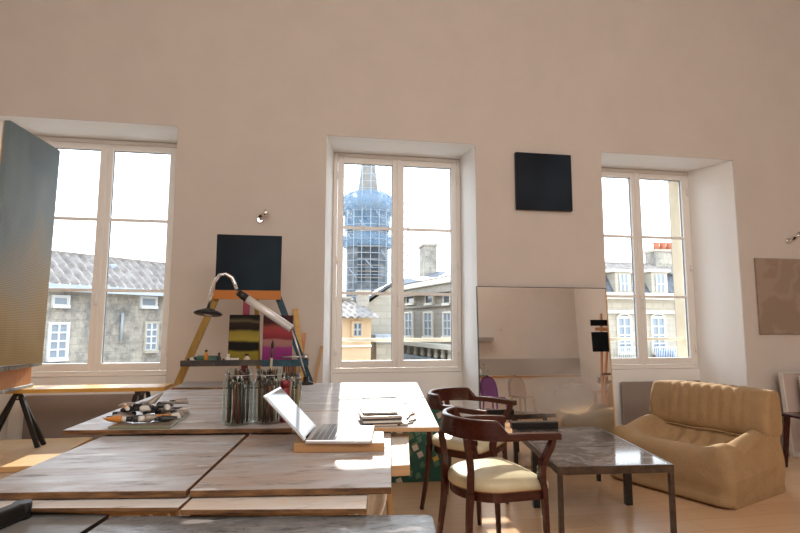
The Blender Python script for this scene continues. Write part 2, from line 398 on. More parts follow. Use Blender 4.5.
# --- middle window, right pane: pale classical building running away to the left, with its chimney
pA = at(392, 300, 27); pB = at(470, 300, 18)
gB = at(448, 278, 20)
fb = Facade('apartment_building', 'pale stone apartment building with tall windows behind the right middle-window panes', (pA.x, pA.y), (pB.x+.3, pB.y-.6), -4, gB.z+.0, 2.4, M['stoneB'])
fh = fb.h
MB().box((-.4, -.55, fh-.25), (fb.L, 0, fh+.0)).build('cornice', M['stone_trim'], fb.root, bevel=.04)
MB().box((-.4, -.40, fh-.55), (fb.L, 0, fh-.25)).build('cornice', M['stoneB'], fb.root)
rf = MB()
p = [(-.4, -.6, fh), (fb.L, -.6, fh), (fb.L, 1.4, fh+.8), (-.4, 1.4, fh+.8)]
rf.quad(*p); rf.quad((-.4, 1.4, fh+.8), (fb.L, 1.4, fh+.8), (fb.L, 2.6, fh), (-.4, 2.6, fh)); rf.quad((-.4,-.6,fh), (-.4,1.4,fh+.8), (-.4,2.6,fh)); rf.quad((fb.L,-.6,fh), (fb.L,1.4,fh+.8), (fb.L,2.6,fh))
rf.build('roof', M['slate'], fb.root)
for x0, x1 in ((408, 415), (427, 434), (445, 451)):
    fb.window(x0, 288, x1, 303, 'windark', 'stone_trim', (0, 1), 'shade')
for x0, x1 in ((406.5, 413.5), (425, 433), (444.5, 452)):
    w_ = fb.window(x0, 313, x1, 336, 'winblue', 'stone_trim', (1, 2))
fb.band('string_course', 400, 305, 460, 307, .10, 'stoneB')
for i in range(9):
    x = fb.sz(400+i*7, 350)[0]; a, q, b_, tt = fb.rect(400, 347, 460, 357)
    MB().lathe([(.05, q), (.11, q+.12), (.06, q+.35), (.10, tt-.1), (.05, tt)], 8, (x, -.25, 0)).build('baluster', M['stone_trim'], fb.root)
fb.band('balcony', 396, 343, 470, 347, .5, 'stone_trim'); fb.band('balcony', 396, 357, 470, 362, .5, 'zinc')
cp = at(428, 271, 24); ct = at(428, 245, 24); wch = .62
ch = thing('chimney', 'tall rendered chimney stack rising over the pale apartment roof', 'chimney', (cp.x, cp.y, cp.z-1.2))
hh = ct.z-cp.z+1.2
MB().box((-.30, -.5, 0), (.30, .5, hh-.12)).build('stack', M['stoneA'], ch); MB().box((-.36, -.56, hh-.12), (.36, .56, hh)).build('cap', M['stoneB'], ch, bevel=.02)

# --- middle window, left pane: ochre house, stone gable behind, church tower in scaffolding
pA = at(325, 330, 16); pB = at(371, 330, 16.3); gt = at(350, 318, 16)
fo = Facade('ochre_house', 'small ochre-rendered house with tiled roof below the scaffolded tower', (pA.x, pA.y), (pB.x, pB.y), -4, gt.z, 5, M['ochre'])
tiled_roof(fo.root, -.2, fo.L+.2, -.3, fo.h, 2.2, fo.h+.55, .24, .06)
fo.window(353, 323, 361, 336, 'windark', 'ochre', (1, 1), 'shade')
fo.band('string_course', 325, 345, 371, 347, .06, 'stone_trim')
pA = at(366, 330, 19); pB = at(399, 330, 19); gt = at(380, 305, 19)
fg_ = Facade('stone_gable_house', 'pale stone house with pitched gable beside the ochre house', (pA.x, pA.y), (pB.x, pB.y), -4, gt.z, 5, M['stoneC'])
g = MB(); L = fg_.L; hh = fg_.h; pk = fg_.sz(393, 284)[1]
vs_ = [(0, 0, hh), (L, 0, hh), (L, 0, pk), (L*.85, 0, pk)]
f0 = [g.bm.verts.new(q) for q in vs_]; f1 = [g.bm.verts.new((q[0], 5, q[2])) for q in vs_]; g._f(f0[::-1]); g._f(f1)
for i in range(4): g._f([f0[i], f0[(i+1) % 4], f1[(i+1) % 4], f1[i]])
g.build('gable', M['stoneC'], fg_.root)
MB().beam([(-.2, 2.4, hh+.06), (L*.85, 2.4, pk+.08), (L+.1, 2.4, pk+.08)], 5.2, .08, (0, 0, 1)).build('roof', M['slate'], fg_.root)
fg_.band('lean_to_roof', 370, 334, 393, 341, 1.6, 'zinc'); fg_.band('lean_to', 371, 341, 393, 365, 1.5, 'stoneC')
for k, (x0, y0, x1, y1, Y) in enumerate(((357, 291, 368, 318, 18), (341, 297, 350, 309, 25))):
    a = at(x0, y1, Y); b_ = at(x1, y0, Y)
    c_ = thing('chimney', ['broad stone chimney stack rising behind the ochre house roof', 'low stone chimney block left of the tower foot'][k], 'chimney', ((a.x+b_.x)/2, Y, a.z-1.2))
    hh = b_.z-a.z+1.2; ww = (b_.x-a.x)/2
    MB().box((-ww, -.4, 0), (ww, .4, hh-.1)).build('stack', M['stoneB'], c_); MB().box((-ww-.06, -.46, hh-.1), (ww+.06, .46, hh)).build('cap', M['stoneC'], c_)
a = at(300, 305, 24); b_ = at(352, 305, 24); tb = Facade('tiled_block', 'low grey building with tiled roof at the left edge of the middle window', (a.x, 24), (at(356, 305, 24).x, 24), -4, at(345, 312, 24).z, 5, M['stoneB'])
tiled_roof(tb.root, -.2, tb.L+.1, -.3, tb.h, 3, tb.h+.75, .3, .07)

# tower
TY = 62; tb0 = at(367, 300, TY); tcx = tb0.x
def tz(y): return at(367, y, TY).z
def tr(px): return (at(367+px, 260, TY)-at(367, 260, TY)).length
tow = thing('church_tower', 'gothic church tower wrapped in scaffolding and blue netting', 'tower', (tcx, TY, -5))
z = lambda y: tz(y)+5
m_ = MB(); r = tr(21)
m_.lathe([(r*1.04, 0), (r*1.04, z(292)), (r, z(290)), (r, z(232)), (r*1.08, z(230)), (r*1.08, z(226)), (r*.8, z(222))], 8, smooth=False); 
M['tower'] = noisy('tower_stone', (.05, .055, .065), (.17, .175, .175), .8, .9, detail=8)
M['spire'] = noisy('spire_stone', (.17, .15, .13), (.25, .225, .195), .8, .9)
m_.build('shaft', M['tower'], tow, rot=(0, 0, R(22.5)))
m_ = MB(); m_.lathe([(tr(14), z(222)), (tr(11), z(195)), (tr(6.5), z(160)), (tr(2.5), z(110)), (.2, z(80))], 8, smooth=False); m_.build('spire', M['spire'], tow, rot=(0, 0, R(22.5)))
for px in (-8, 6):
    m_ = MB(); x = tr(abs(px))*(1 if px > 0 else -1); m_.box((x-tr(3.4), -r-.12, z(284)), (x+tr(3.4), -r+.9, z(246)))
    m_.bar((x, -r+.4, z(247)), (x, -r+.4, z(241)), tr(3.4), .05, 8); m_.build('belfry_opening', mat('louvre_dark', (.035, .04, .05), .8), tow)
for y in range(250, 284, 6):
    m_ = MB(); m_.box((-tr(12), -r-.25, z(y)), (tr(12), -r-.1, z(y)+.12)); m_.build('louvre', M['spire'], tow)
net = bpy.data.materials.new('scaffold_netting'); net.use_nodes = True; t = net.node_tree; b = t.nodes['Principled BSDF']
b.inputs['Base Color'].default_value = (.36, .55, .74, 1); b.inputs['Roughness'].default_value = .8
n = noise(t, coord(t, scale=(1, 1, 1)), 1.1, 6, .75); t.links.new(ramp(t, n, [(.36, (.45, .45, .45)), (.55, (1, 1, 1))]), b.inputs['Alpha'])
t.links.new(ramp(t, n, [(.35, (.22, .29, .36)), (.65, (.05, .10, .165))]), b.inputs['Base Color'])
m_ = MB()
pr = [(tr(19), z(194)), (tr(27), z(200)), (tr(28), z(213)), (tr(23), z(216)), (tr(22), z(232))]
m_.lathe(pr, 16, cap=False); m_.build('scaffold_netting', net, tow)
m_ = MB(); m_.lathe([(tr(24), z(236)), (tr(25), z(246)), (tr(24), z(248))], 16, cap=False); m_.build('scaffold_netting', net, tow)
M['tube'] = mat('scaffold_tube', (.26, .31, .36), .5)
for k in range(20):
    a = 2*PI*k/20; rr = tr(26.5); x, y = rr*math.cos(a), rr*math.sin(a)
    MB().bar((x, y, z(300)), (x, y, z(152)), .045, n=5).build('scaffold_pole', M['tube'], tow)
for j in range(22):
    m_ = MB(); rr = tr(26.5); zz = z(298)+(z(154)-z(298))*j/21
    m_.tube([(rr*math.cos(2*PI*i/20), rr*math.sin(2*PI*i/20), zz) for i in range(21)], .03, 4); m_.build('scaffold_ledger', M['tube'], tow)
for k in range(14):
    a = PI*1.5 + (k-7)*.2; rr = tr(26.6); y0 = 160+((k*37) % 120); MB().bar((rr*math.cos(a), rr*math.sin(a), z(y0)), (rr*math.cos(a+.3), rr*math.sin(a+.3), z(y0+9)), .05, n=4).build('scaffold_brace', M['tube'], tow)
# hoist mast
ho = thing('hoist_mast', 'thin lattice hoist mast beside the scaffolded tower', 'mast', (at(405, 300, 55).x, 55, -5)); z1 = at(405, 197, 55).z+5; r = .32
m_ = MB()
for x, y in ((-r,-r),(r,-r),(r,r),(-r,r)): m_.bar((x,y,0),(x,y,z1),.05,n=4)
for i in range(int(z1/.9)):
    q = i*.9; m_.bar((-r,-r,q),(r,-r,q+.9),.035,n=4); m_.bar((r,-r,q+.9),(-r,-r,q+.9),.035,n=4)
m_.build('lattice', M['tube'], ho)

# --- right window: town house with slate mansard, dormers, red chimney pots
pA = at(585, 300, 20); pB = at(700, 300, 20.5)
ft = Facade('town_house', 'cream town house with slate mansard and dormers seen through the right window', (pA.x, pA.y), (pB.x, pB.y), -4, at(640, 294, 20).z, 7, M['stoneC'])
fh = ft.h; mz = ft.sz(640, 272)[1]
m_ = MB(); m_.quad((-.2, -.1, fh), (ft.L+.2, -.1, fh), (ft.L+.2, .5, mz), (-.2, .5, mz)); m_.quad((-.2,-.1,fh), (-.2,.5,mz), (-.2,4,mz), (-.2,4,fh)); m_.build('mansard', M['slate'], ft.root)
tiled_roof(ft.root, -.2, ft.L+.2, .3, mz, 2.4, mz+.6, .26, .07)
MB().box((-.2, -.42, fh-.22), (ft.L+.2, .05, fh+.04)).build('cornice', M['stone_trim'], ft.root, bevel=.03)
MB().box((-.2, -.2, fh-.8), (ft.L+.2, .02, fh-.68)).build('string_course', M['stone_trim'], ft.root)
for x0, x1 in ((615, 627), (651, 663)):
    a, q, b_, tt = ft.rect(x0, 275, x1, 290)
    d = MB(); d.box((a-.1, -.16, fh+.04), (b_+.1, .9, tt+.1)); dd = d.build('dormer', M['stoneC'], ft.root, bevel=.02)
    MB().box((a-.22, -.24, tt+.1), (b_+.22, .9, tt+.22)).build('dormer_hood', M['stone_trim'], dd, bevel=.03)
    g = MB(); g.box((a+.08, -.19, fh+.12), (b_-.08, -.165, tt)); g.build('pane', M['winblue'], dd)
    g = MB(); c = (a+b_)/2
    for x in (a+.1, c, b_-.1): g.box((x-.03, -.215, fh+.12), (x+.03, -.195, tt))
    g.box((a+.08, -.215, (fh+tt)/2), (b_-.08, -.195, (fh+tt)/2+.05)); g.build('window_bars', M['winwhite'], dd)
for x0, x1 in ((618, 630), (652, 664), (596, 606)):
    ft.window(x0, 318, x1, 352, 'winblue', 'stone_trim', (1, 3), arch=True)
for x0, x1 in ((609, 638), (646, 671)):
    a, q, b_, tt = ft.rect(x0, 346, x1, 358); m_ = MB(); m_.box((a, -.55, tt-.06), (b_, -.5, tt)); m_.box((a, -.6, q-.05), (b_, .02, q))
    for i in range(15): x = a+(b_-a)*(i+.5)/15; m_.bar((x, -.52, q), (x, -.52, tt-.03), .018, n=5)
    m_.build('balcony_railing', M['winwhite'], ft.root)
for i, px in enumerate((654, 658.5, 665)):
    a, q, b_, tt = ft.rect(px-2, 350, px+2, 357)
    MB().lathe([(.10, q), (.17, tt)], 10, ((a+b_)/2, -.35, 0)).build('blue_planter', mat('blue_planter', (.07, .22, .55), .6), ft.root)
ca = at(651, 268, 22.5); cb = at(675, 251, 22.5)
ch = thing('chimney', 'wide stone chimney carrying red clay pots above the mansard', 'chimney', ((ca.x+cb.x)/2, 22.5, ca.z-.9)); hh = cb.z-ca.z+.9; ww = (cb.x-ca.x)/2
MB().box((-ww, -.4, 0), (ww, .4, hh-.1)).build('stack', M['stoneA'], ch); MB().box((-ww-.05, -.45, hh-.1), (ww+.05, .45, hh)).build('cap', M['stoneC'], ch)
for px in (656.5, 663, 669.5):
    x = at(px, 250, 22.5).x-(ca.x+cb.x)/2; MB().lathe([(.15, hh), (.13, hh+.32), (.16, hh+.36), (.12, hh+.38)], 10, (x, 0, 0)).build('chimney_pot', M['pot'], ch)
tag(MB().box((-60, 6.2, -4.2), (60, 120, -4)).build('ground', mat('street', (.34, .32, .29), .9)), kind='structure')
# ------------------------------------------------------------------ things on and along the window wall
def radiator(x0, x1, zb, zt, y, label):
    r = thing('panel_radiator', label, 'radiator', ((x0+x1)/2, y, zb)); w = x1-x0; h = zt-zb
    MB().box((-w/2, -.045, 0), (w/2, -.005, h)).build('panel', M['radiator'], r, bevel=.008)
    m_ = MB(); m_.box((-w/2+.1, -.005, .1), (-w/2+.16, .03, h-.1)); m_.box((w/2-.16, -.005, .1), (w/2-.1, .03, h-.1)); m_.build('bracket', M['steel'], r)
    return r
yr = YF-.015-.03
a = at(25, 396, yr-.04); b_ = at(141.5, 396, yr-.04)
radiator(a.x, b_.x, .12, a.z, yr, 'flat taupe panel radiator under the left window behind the plank')
a = at(622, 382, yr-.04); radiator(a.x, 4.36, .12, a.z, yr, 'flat taupe panel radiator under the right window behind the sofa')

def canvas(name, label, w, h, d, m_, loc, rz=0, lean=0, group=None, edge='black'):
    t_ = thing(name, label, 'painting', loc, rz, group, rot=(lean, 0, rz))
    MB().box((-w/2+.003, .003, .003), (w/2-.003, d, h-.003)).build('stretcher', M[edge], t_)
    MB().box((-w/2, 0, 0), (w/2, d-.004, h)).build('canvas', m_, t_, bevel=.003)
    return t_
# dark square canvas between the windows
def dark_paint(name, c0, c1, seed):
    m_ = mat(name, c0, .4, spec=.12); t, b = nodes(m_); v = coord(t, scale=(1, 1, 1.4), rot=(0, .7, 0), loc=(seed, 0, 0))
    wv = t.nodes.new('ShaderNodeTexWave'); wv.inputs['Scale'].default_value = 22; wv.inputs['Distortion'].default_value = 3; wv.inputs['Detail'].default_value = 2; t.links.new(v, wv.inputs['Vector'])
    g = noise(t, coord(t, scale=(1, 1, .8), loc=(seed, 0, 0)), 1.4, 2)
    col = mix(t, ramp(t, g, [(.35, (0,0,0)), (.7, (1,1,1))]), c0, c1); col = mix(t, ramp(t, wv.outputs['Fac'], [(.3, (0,0,0)), (.8, (.35,.35,.35))]), col, tuple(x*.3 for x in c0))
    t.links.new(col, b.inputs['Base Color']); return m_
a = at(517, 209.5, 4.955); b_ = at(571, 155, 4.955)
canvas('square_painting', 'square black painting hung high between middle and right windows', b_.x-a.x, at(544, 153.5, 4.955).z-at(544, 210, 4.955).z, .043, dark_paint('blue_black_paint', (.006, .008, .014), (.022, .035, .055), 1), ((a.x+b_.x)/2, 4.955, at(544, 210, 4.955).z))
# beige relief panel at right
lin = mat('linen_relief', (.36, .27, .215), .85); t, b = nodes(lin); n = noise(t, coord(t, scale=(1, 1, 1)), 2.6, 2, .4)
t.links.new(ramp(t, n, [(.47, (.33, .245, .19)), (.5, (.385, .295, .235)), (.54, (.385, .295, .235)), (.56, (.345, .26, .205))]), b.inputs['Base Color'])
a = at(755.5, 258, 4.97); z0 = at(762, 334, 4.97).z
canvas('beige_relief_panel', 'flat beige tone-on-tone canvas hung at the right edge over the white panels', 1.35, a.z-z0, .026, lin, (a.x+.675, 4.97, z0), edge='white')
def spot(px, py, label, flip=1):
    p = at(px, py, 5.0); s = thing('wall_spotlight', label, 'lamp', (p.x, 5.0, p.z)); s.scale = (.75, .75, .75)
    MB().lathe([(.045, 0), (.045, .012), (.03, .02)], 16).build('wall_plate', M['chrome'], s, rot=(PI/2, 0, 0))
    MB().tube([(0, -.02, 0), (0, -.06, 0), (.015*flip, -.09, .03), (.03*flip, -.10, .05)], .008).build('arm', M['chrome'], s)
    h = MB(); h.bar((.02*flip, -.10, .035), (.10*flip, -.11, .085), .018, .045, 14); h.build('lamp_head', M['chrome'], s)
    MB().bar((-.01*flip, -.10, .01), (.02*flip, -.10, .035), .012, .02).build('socket', M['blackm'], s)
spot(260, 220, 'small chrome wall spotlight above the dark painting on the easel')
spot(788, 241, 'small chrome wall spotlight at the right edge above the beige canvas')

# mirror ---------------------------------------------------------------
mt = bpy.data.materials.new('foxed_mirror'); mt.use_nodes = True; t = mt.node_tree; t.nodes.clear()
gl = t.nodes.new('ShaderNodeBsdfGlossy'); gl.inputs['Color'].default_value = (.90, .89, .87, 1); gl.inputs['Roughness'].default_value = .015
gr = t.nodes.new('ShaderNodeBsdfGlossy'); gr.inputs['Color'].default_value = (.72, .73, .74, 1); gr.inputs['Roughness'].default_value = .22
df = t.nodes.new('ShaderNodeBsdfDiffuse'); df.inputs['Color'].default_value = (.58, .60, .62, 1)
sp = t.nodes.new('ShaderNodeBsdfDiffuse'); sp.inputs['Color'].default_value = (.10, .09, .08, 1)
x1 = t.nodes.new('ShaderNodeMixShader'); x2 = t.nodes.new('ShaderNodeMixShader'); x3 = t.nodes.new('ShaderNodeMixShader'); o_ = t.nodes.new('ShaderNodeOutputMaterial')
t.links.new(gl.outputs[0], x1.inputs[1]); t.links.new(gr.outputs[0], x1.inputs[2]); t.links.new(x1.outputs[0], x2.inputs[1]); t.links.new(df.outputs[0], x2.inputs[2])
t.links.new(x2.outputs[0], x3.inputs[1]); t.links.new(sp.outputs[0], x3.inputs[2]); t.links.new(x3.outputs[0], o_.inputs[0])
def blob(cx, cz, rx, rz, lo=.35, hi=1.0):          # pale blurred haze painted over the reflection, metres on the glass
    v = coord(t, 'Object', scale=(1/rx, 0, 1/rz), loc=(-cx/rx, 0, -cz/rz)); dn = t.nodes.new('ShaderNodeTexNoise'); dn.inputs['Scale'].default_value = 3.5; t.links.new(coord(t), dn.inputs['Vector']); va = t.nodes.new('ShaderNodeVectorMath'); va.operation = 'MULTIPLY_ADD'; va.inputs[1].default_value = (.4, 0, .4); t.links.new(dn.outputs['Color'], va.inputs[0]); vb = t.nodes.new('ShaderNodeVectorMath'); vb.operation = 'ADD'; vb.inputs[1].default_value = (-.2, 0, -.2); t.links.new(v, va.inputs[2]); t.links.new(va.outputs[0], vb.inputs[0]); v = vb.outputs[0]
    nn = t.nodes.new('ShaderNodeVectorMath'); nn.operation = 'LENGTH'; t.links.new(v, nn.inputs[0])
    q = t.nodes.new('ShaderNodeMapRange'); q.inputs['From Min'].default_value = lo; q.inputs['From Max'].default_value = hi; q.inputs['To Min'].default_value = 1; q.inputs['To Max'].default_value = 0; q.interpolation_type = 'SMOOTHSTEP'
    t.links.new(nn.outputs['Value'], q.inputs['Value']); return q.outputs[0]
def mmax(a, b_):
    q = t.nodes.new('ShaderNodeMath'); q.operation = 'MAXIMUM'; t.links.new(a, q.inputs[0]); t.links.new(b_, q.inputs[1]); return q.outputs[0]
TILT = R(3); mx0 = at(477, 286, 4.955).x; mx1 = at(605, 292, 4.955).x; mz1 = at(540, 289, 4.955).z; MH = mz1/math.cos(TILT)
my0 = 4.95-math.tan(TILT)*mz1
mir = thing('leaning_mirror', 'large frameless foxed mirror leaning on the wall between middle and right windows', 'mirror', (mx0, my0, 0.012), rot=(-TILT, 0, 0))
MW = mx1-mx0
def mpt(px, py):
    p = at(px, py, 4.92); return p.x-mx0, p.z
c1 = mpt(572, 398); c2 = mpt(545, 345); c3 = mpt(560, 300)
g1 = blob(c1[0], c1[1], .62, .40, 0, 1); g2 = blob(c2[0], c2[1], .36, .60, 0, 1); g3 = blob(c3[0], c3[1], .2, .45, .0, 1)
g2m = t.nodes.new('ShaderNodeMath'); g2m.operation = 'MULTIPLY'; g2m.inputs[1].default_value = .45; t.links.new(g2, g2m.inputs[0]); g2 = g2m.outputs[0]
t.links.new(mmax(g1, g2), x1.inputs[0])
q = t.nodes.new('ShaderNodeMath'); q.operation = 'MULTIPLY'; q.inputs[1].default_value = .42; t.links.new(mmax(g1, g2), q.inputs[0]); t.links.new(q.outputs[0], x2.inputs[0])
n = noise(t, coord(t, scale=(1, 1, 1)), 20, 4, .72); t.links.new(ramp(t, n, [(.655, (0,0,0)), (.71, (.55,.55,.55))]), x3.inputs[0])
MB().box((0, 0, 0), (MW, .006, MH)).build('mirror_glass', mt, mir)
MB().box((.004, .0062, .004), (MW-.004, .022, MH-.004)).build('backing', M['trestle'], mir)
m_ = MB(); m_.box((MW, -.002, 0), (MW+.012, .022, MH)); m_.build('edge_strip', M['pine'], mir)
m_ = MB(); m_.box((-.006, -.002, 0), (-.0005, .022, MH)); m_.box((-.006, -.002, MH+.0005), (MW+.012, .022, MH+.006)); m_.build('edge_strip', M['blackm'], mir)

# low wooden platform, trestles and the long yellow plank under the left window -------
struct_p = thing('low_platform', 'low pale wooden platform under the left window', 'platform', (-2.4, 4.06, 0))
MB().box((-.83, 0, .345), (.65, .93, .38)).build('platform_top', M['pine'], struct_p, bevel=.004)
MB().box((-.80, .03, 0), (.62, .91, .345)).build('platform_base', M['kraft'], struct_p)
zp = at(80, 388.5, 4.55).z
pk = thing('window_plank', 'long narrow yellow pine plank running beneath the left window', 'plank', (-2.1, 4.68, zp-.03))
MB().box((-1.13, -.13, 0), (at(166, 386, 4.6).x+2.1, .14, .03)).build('plank', M['yellow_pine'], pk, bevel=.003)
def atrestle(x, y, zt, z0=0, name='metal_trestle', label='', m_='blackm', hw=.26, r=.016, group=None, hd=.12):
    s = thing(name, label, 'trestle', (x, y, z0), 0, group); h = zt-z0
    MB().box((-.02, -hd, h-.03), (.02, hd, h)).build('beam', M[m_], s)
    for sx_ in (-1, 1):
        for sy_ in (-1, 1):
            MB().beam([(sx_*hw, sy_*(hd+.02), 0), (sx_*.02, sy_*(hd-.03), h-.03)], r*2, r*1.2, (0, 1, 0)).build('leg', M[m_], s)
    MB().bar((-hw*.12, 0, h*.86), (hw*.12, 0, h*.86), .006).build('hinge_rod', M[m_], s)
p = at(14, 392, 4.62)
atrestle(p.x, 4.68, zp-.031, .38, label='black metal trestle holding up the plank under the left window', hw=.19, hd=.03)
p = at(150, 390, 4.62)
atrestle(-1.30, 4.68, zp-.031, 0, label='black metal trestle at the right end of the window plank', hw=.16)

# paint crate and the big moire painting standing on it
cz = zp
cr = thing('wooden_crate', 'open orange-brown wooden crate with grey painted boards on the window plank', 'crate', (-2.085, 4.62, cz), R(0))
ch_ = at(20, 363, 4.58).z-cz
m_ = MB(); m_.box((-.75, -.55, ch_-.03), (.02, .10, ch_)); m_.build('top_board', stained('grey_board', (.18, .19, .19), (.30, .31, .31), (.09, .09, .09), 3), cr, bevel=.004)
m_ = MB(); m_.box((-.75, -.55, 0.001), (-.03, .10, .026)); m_.build('bottom_board', stained('grey_board2', (.18, .19, .19), (.30, .31, .31), (.09, .09, .09), 5), cr, bevel=.004)
M['orange_wood'] = wood('orange_wood', (.50, .20, .07), (.62, .29, .12), .45, 2)
m_ = MB(); m_.box((-.12, -.50, .026), (-.045, .08, ch_-.03)); m_.box((-.75, -.50, .026), (-.70, .08, ch_-.03)); m_.box((-.70, .05, .026), (-.12, .08, ch_-.03)); m_.build('side_board', M['orange_wood'], cr)
st = thing('black_stand', 'black metal stand at the far left edge carrying the crate front', 'stand', (-2.45, 4.10, .382))
hs = cz-.384
m_ = MB(); m_.box((-.35, -.03, hs-.03), (.36, .03, hs)); m_.build('beam', M['blackm'], st)
for x in (-.30, .24): MB().beam([(x*1.15, 0, 0), (x, 0, hs-.03)], .035, .03, (0, 1, 0)).build('leg', M['blackm'], st)
mo = mat('moire_paint', (.2, .3, .4), .38); t, b = nodes(mo)
v = coord(t, scale=(1, 1, 1)); sx = t.nodes.new('ShaderNodeSeparateXYZ'); t.links.new(v, sx.inputs[0])
nz = noise(t, coord(t, scale=(1.2, 1, .5)), 1.6, 3, .5)
q = t.nodes.new('ShaderNodeMath'); q.operation = 'MULTIPLY_ADD'; q.inputs[1].default_value = .9; t.links.new(nz, q.inputs[0]); 
q2 = t.nodes.new('ShaderNodeMath'); q2.operation = 'MULTIPLY_ADD'; q2.inputs[1].default_value = -.52; q2.inputs[2].default_value = .60; t.links.new(sx.outputs['Z'], q2.inputs[0]); t.links.new(q2.outputs[0], q.inputs[2])
col = ramp(t, q.outputs[0], [(.25, (.16, .24, .28)), (.48, (.30, .39, .43)), (.62, (.48, .46, .38)), (.80, (.56, .43, .22)), (1, (.44, .31, .12))])
wv = t.nodes.new('ShaderNodeTexWave'); wv.wave_type = 'RINGS'; wv.inputs['Scale'].default_value = 26; wv.inputs['Distortion'].default_value = 2.5; wv.inputs['Detail Scale'].default_value = .6
t.links.new(coord(t, loc=(.9, 0, -1.2), scale=(1, 1, 1)), wv.inputs['Vector'])
t.links.new(mix(t, ramp(t, wv.outputs['Fac'], [(.2, (0,0,0)), (.9, (.4,.4,.4))]), col, (.07, .09, .09)), b.inputs['Base Color'])
bump(t, b, wv.outputs['Fac'], .25, .003)
pt = at(60, 150, 4.6); pb = at(42, 359, 4.6)
zt = pt.z; zb = cz+ch_
big = thing('moire_painting', 'huge blue-grey and gold moire painting standing on the crate at the left edge', 'painting', (pb.x+.012, 4.585, zb+.001), rot=(0, R(1.2), PI/2-R(6)))
BW = .62
# local: x runs back towards the camera (negative x = towards the room), face looks to +X of the room
MB().box((-BW, 0.0, 0), (0, .04, zt-zb)).build('canvas', mo, big, bevel=.003)
MB().box((-BW+.004, .041, .004), (-.004, .05, zt-zb-.004)).build('stretcher', M['pine'], big)

# ------------------------------------------------------------------ big easel behind the work tables
EY = 4.25
def E(px, py, y=EY): return at(px, py, y)
M['easel_yellow'] = wood('yellow_easel', (.30, .17, .03), (.42, .26, .06), .45, 2)
M['easel_orange'] = mat('orange_paint', (.50, .17, .02), .45)
M['easel_blue'] = noisy('blue_paint', (.008, .035, .06), (.015, .085, .13), 14, .5)
M['easel_red'] = noisy('dark_red_paint', (.20, .02, .05), (.30, .04, .08), 12, .5)
es = thing('studio_easel', 'big A-frame easel with yellow left leg and blue right leg', 'easel', (E(258, 380).x, EY, 0)); eo = Vector(es.location)
def L(p): return Vector(p)-eo
def leg(px0, py0, px1, py1, m_, dy=-.0, w_=.055):
    a = E(px0, py0); b_ = E(px1, py1); d = (b_-a); k = -a.z/d.z; f = a+d*k; f.y += dy
    MB().beam([L(f)+Vector((0,0,.001)), L(a)], w_, .03, (0, 1, 0)).build('leg', m_, es)
leg(219, 291, 187.5, 362, M['easel_yellow'], w_=.05); leg(276, 291, 308.5, 378, M['easel_blue'], w_=.05)
a = E(256, 296); MB().beam([(0, .65, 0), L(a)+Vector((0, .04, 0))], .05, .03, (1, 0, 0)).build('back_leg', M['easel_yellow'], es)
a = E(214, 294.5, EY-.03); b_ = E(281, 295.5, EY-.03); MB().box(L(a)+Vector((0, -.03, -.035)), L(b_)+Vector((0, -.006, .035))).build('crossbar', M['easel_orange'], es)
a = E(247, 298, EY-.02); MB().box((L(a).x-.024, -.045, .55), (L(a).x+.024, -.017, a.z)).build('mast', M['easel_red'], es)
a = E(184, 360, EY-.15); b_ = E(326, 360, EY-.15); tzz = a.z-.008
M['traydirt'] = stained('tray_paint', (.005, .004, .004), (.09, .07, .05), (.01, .012, .018), 8, rough=.6)
m_ = MB(); m_.box((L(a).x, -.25, tzz-.022), (L(b_).x-.14, -.031, tzz-.004)); m_.box((L(a).x, -.27, tzz-.03), (L(b_).x-.14, -.252, tzz+.012)); tr_ = m_.build('tray', M['traydirt'], es, bevel=.002)
m_ = MB(); m_.box((L(b_).x-.46, -.285, tzz-.035), (L(b_).x-.13, -.272, tzz+.01)); m_.build('tray_lip', M['easel_blue'], es)
m_ = MB(); m_.bar((L(b_).x-.32, -.262, tzz+.03), (L(b_).x-.14, -.262, tzz+.03), .007); m_.bar((L(b_).x-.17, -.262, tzz+.03), (L(b_).x-.13, -.262, tzz+.03), .022, n=6); m_.build('clamp_screw', M['steel'], es)
traytop = tzz-.004

def pix_canvas(name, label, px0, py0, px1, py1, Y, m_, d=.03, lean=0, rz=0, edge='black', zb=None):
    a = at(px0, py1, Y); b_ = at(px1, py0, Y); zb = a.z if zb is None else zb
    return canvas(name, label, b_.x-a.x, b_.z-zb, d, m_, ((a.x+b_.x)/2, Y, zb), rz, lean, edge=edge)
# dark blue painting: its lower edge stands behind the crossbar
dk = pix_canvas('dark_blue_painting', 'dark blue-black painting standing on top of the big easel', 214.5, 236, 282, 299, EY+.06, dark_paint('midnight_paint', (.008, .014, .024), (.02, .05, .075), 4), zb=E(250, 299).z)
def strip_paint(name, stops, dist=.5, scale=1, wig=.12):
    m_ = mat(name, stops[0][1], .45, spec=.12); t, b = nodes(m_); v = coord(t); sx = t.nodes.new('ShaderNodeSeparateXYZ'); t.links.new(v, sx.inputs[0])
    n = noise(t, coord(t, scale=(1, 1, 1)), 4, 2, .4); q = t.nodes.new('ShaderNodeMath'); q.operation = 'MULTIPLY_ADD'; q.inputs[1].default_value = wig; t.links.new(n, q.inputs[0]); t.links.new(sx.outputs['Z'], q.inputs[2])
    t.links.new(ramp(t, q.outputs[0], stops), b.inputs['Base Color']); return m_
k_ = .06
yel = strip_paint('yellow_black_painting', [(.0, (.22, .17, .02)), (.10, (.30, .24, .03)), (.12, (.008, .007, .006)), (.18, (.012, .01, .008)), (.20, (.38, .31, .05)), (.26, (.28, .22, .04)), (.28, (.015, .01, .008)), (.325, (.03, .018, .012)), (.335, (.12, .10, .05)), (.355, (.008, .007, .006)), (.6, (.006, .006, .005))], wig=.09)
pix_canvas('yellow_striped_painting', 'small yellow and black striped painting on the easel tray', 227.5, 314.5, 259.5, 355.5, EY-.13, yel, .03, lean=R(-6), zb=traytop+.001)
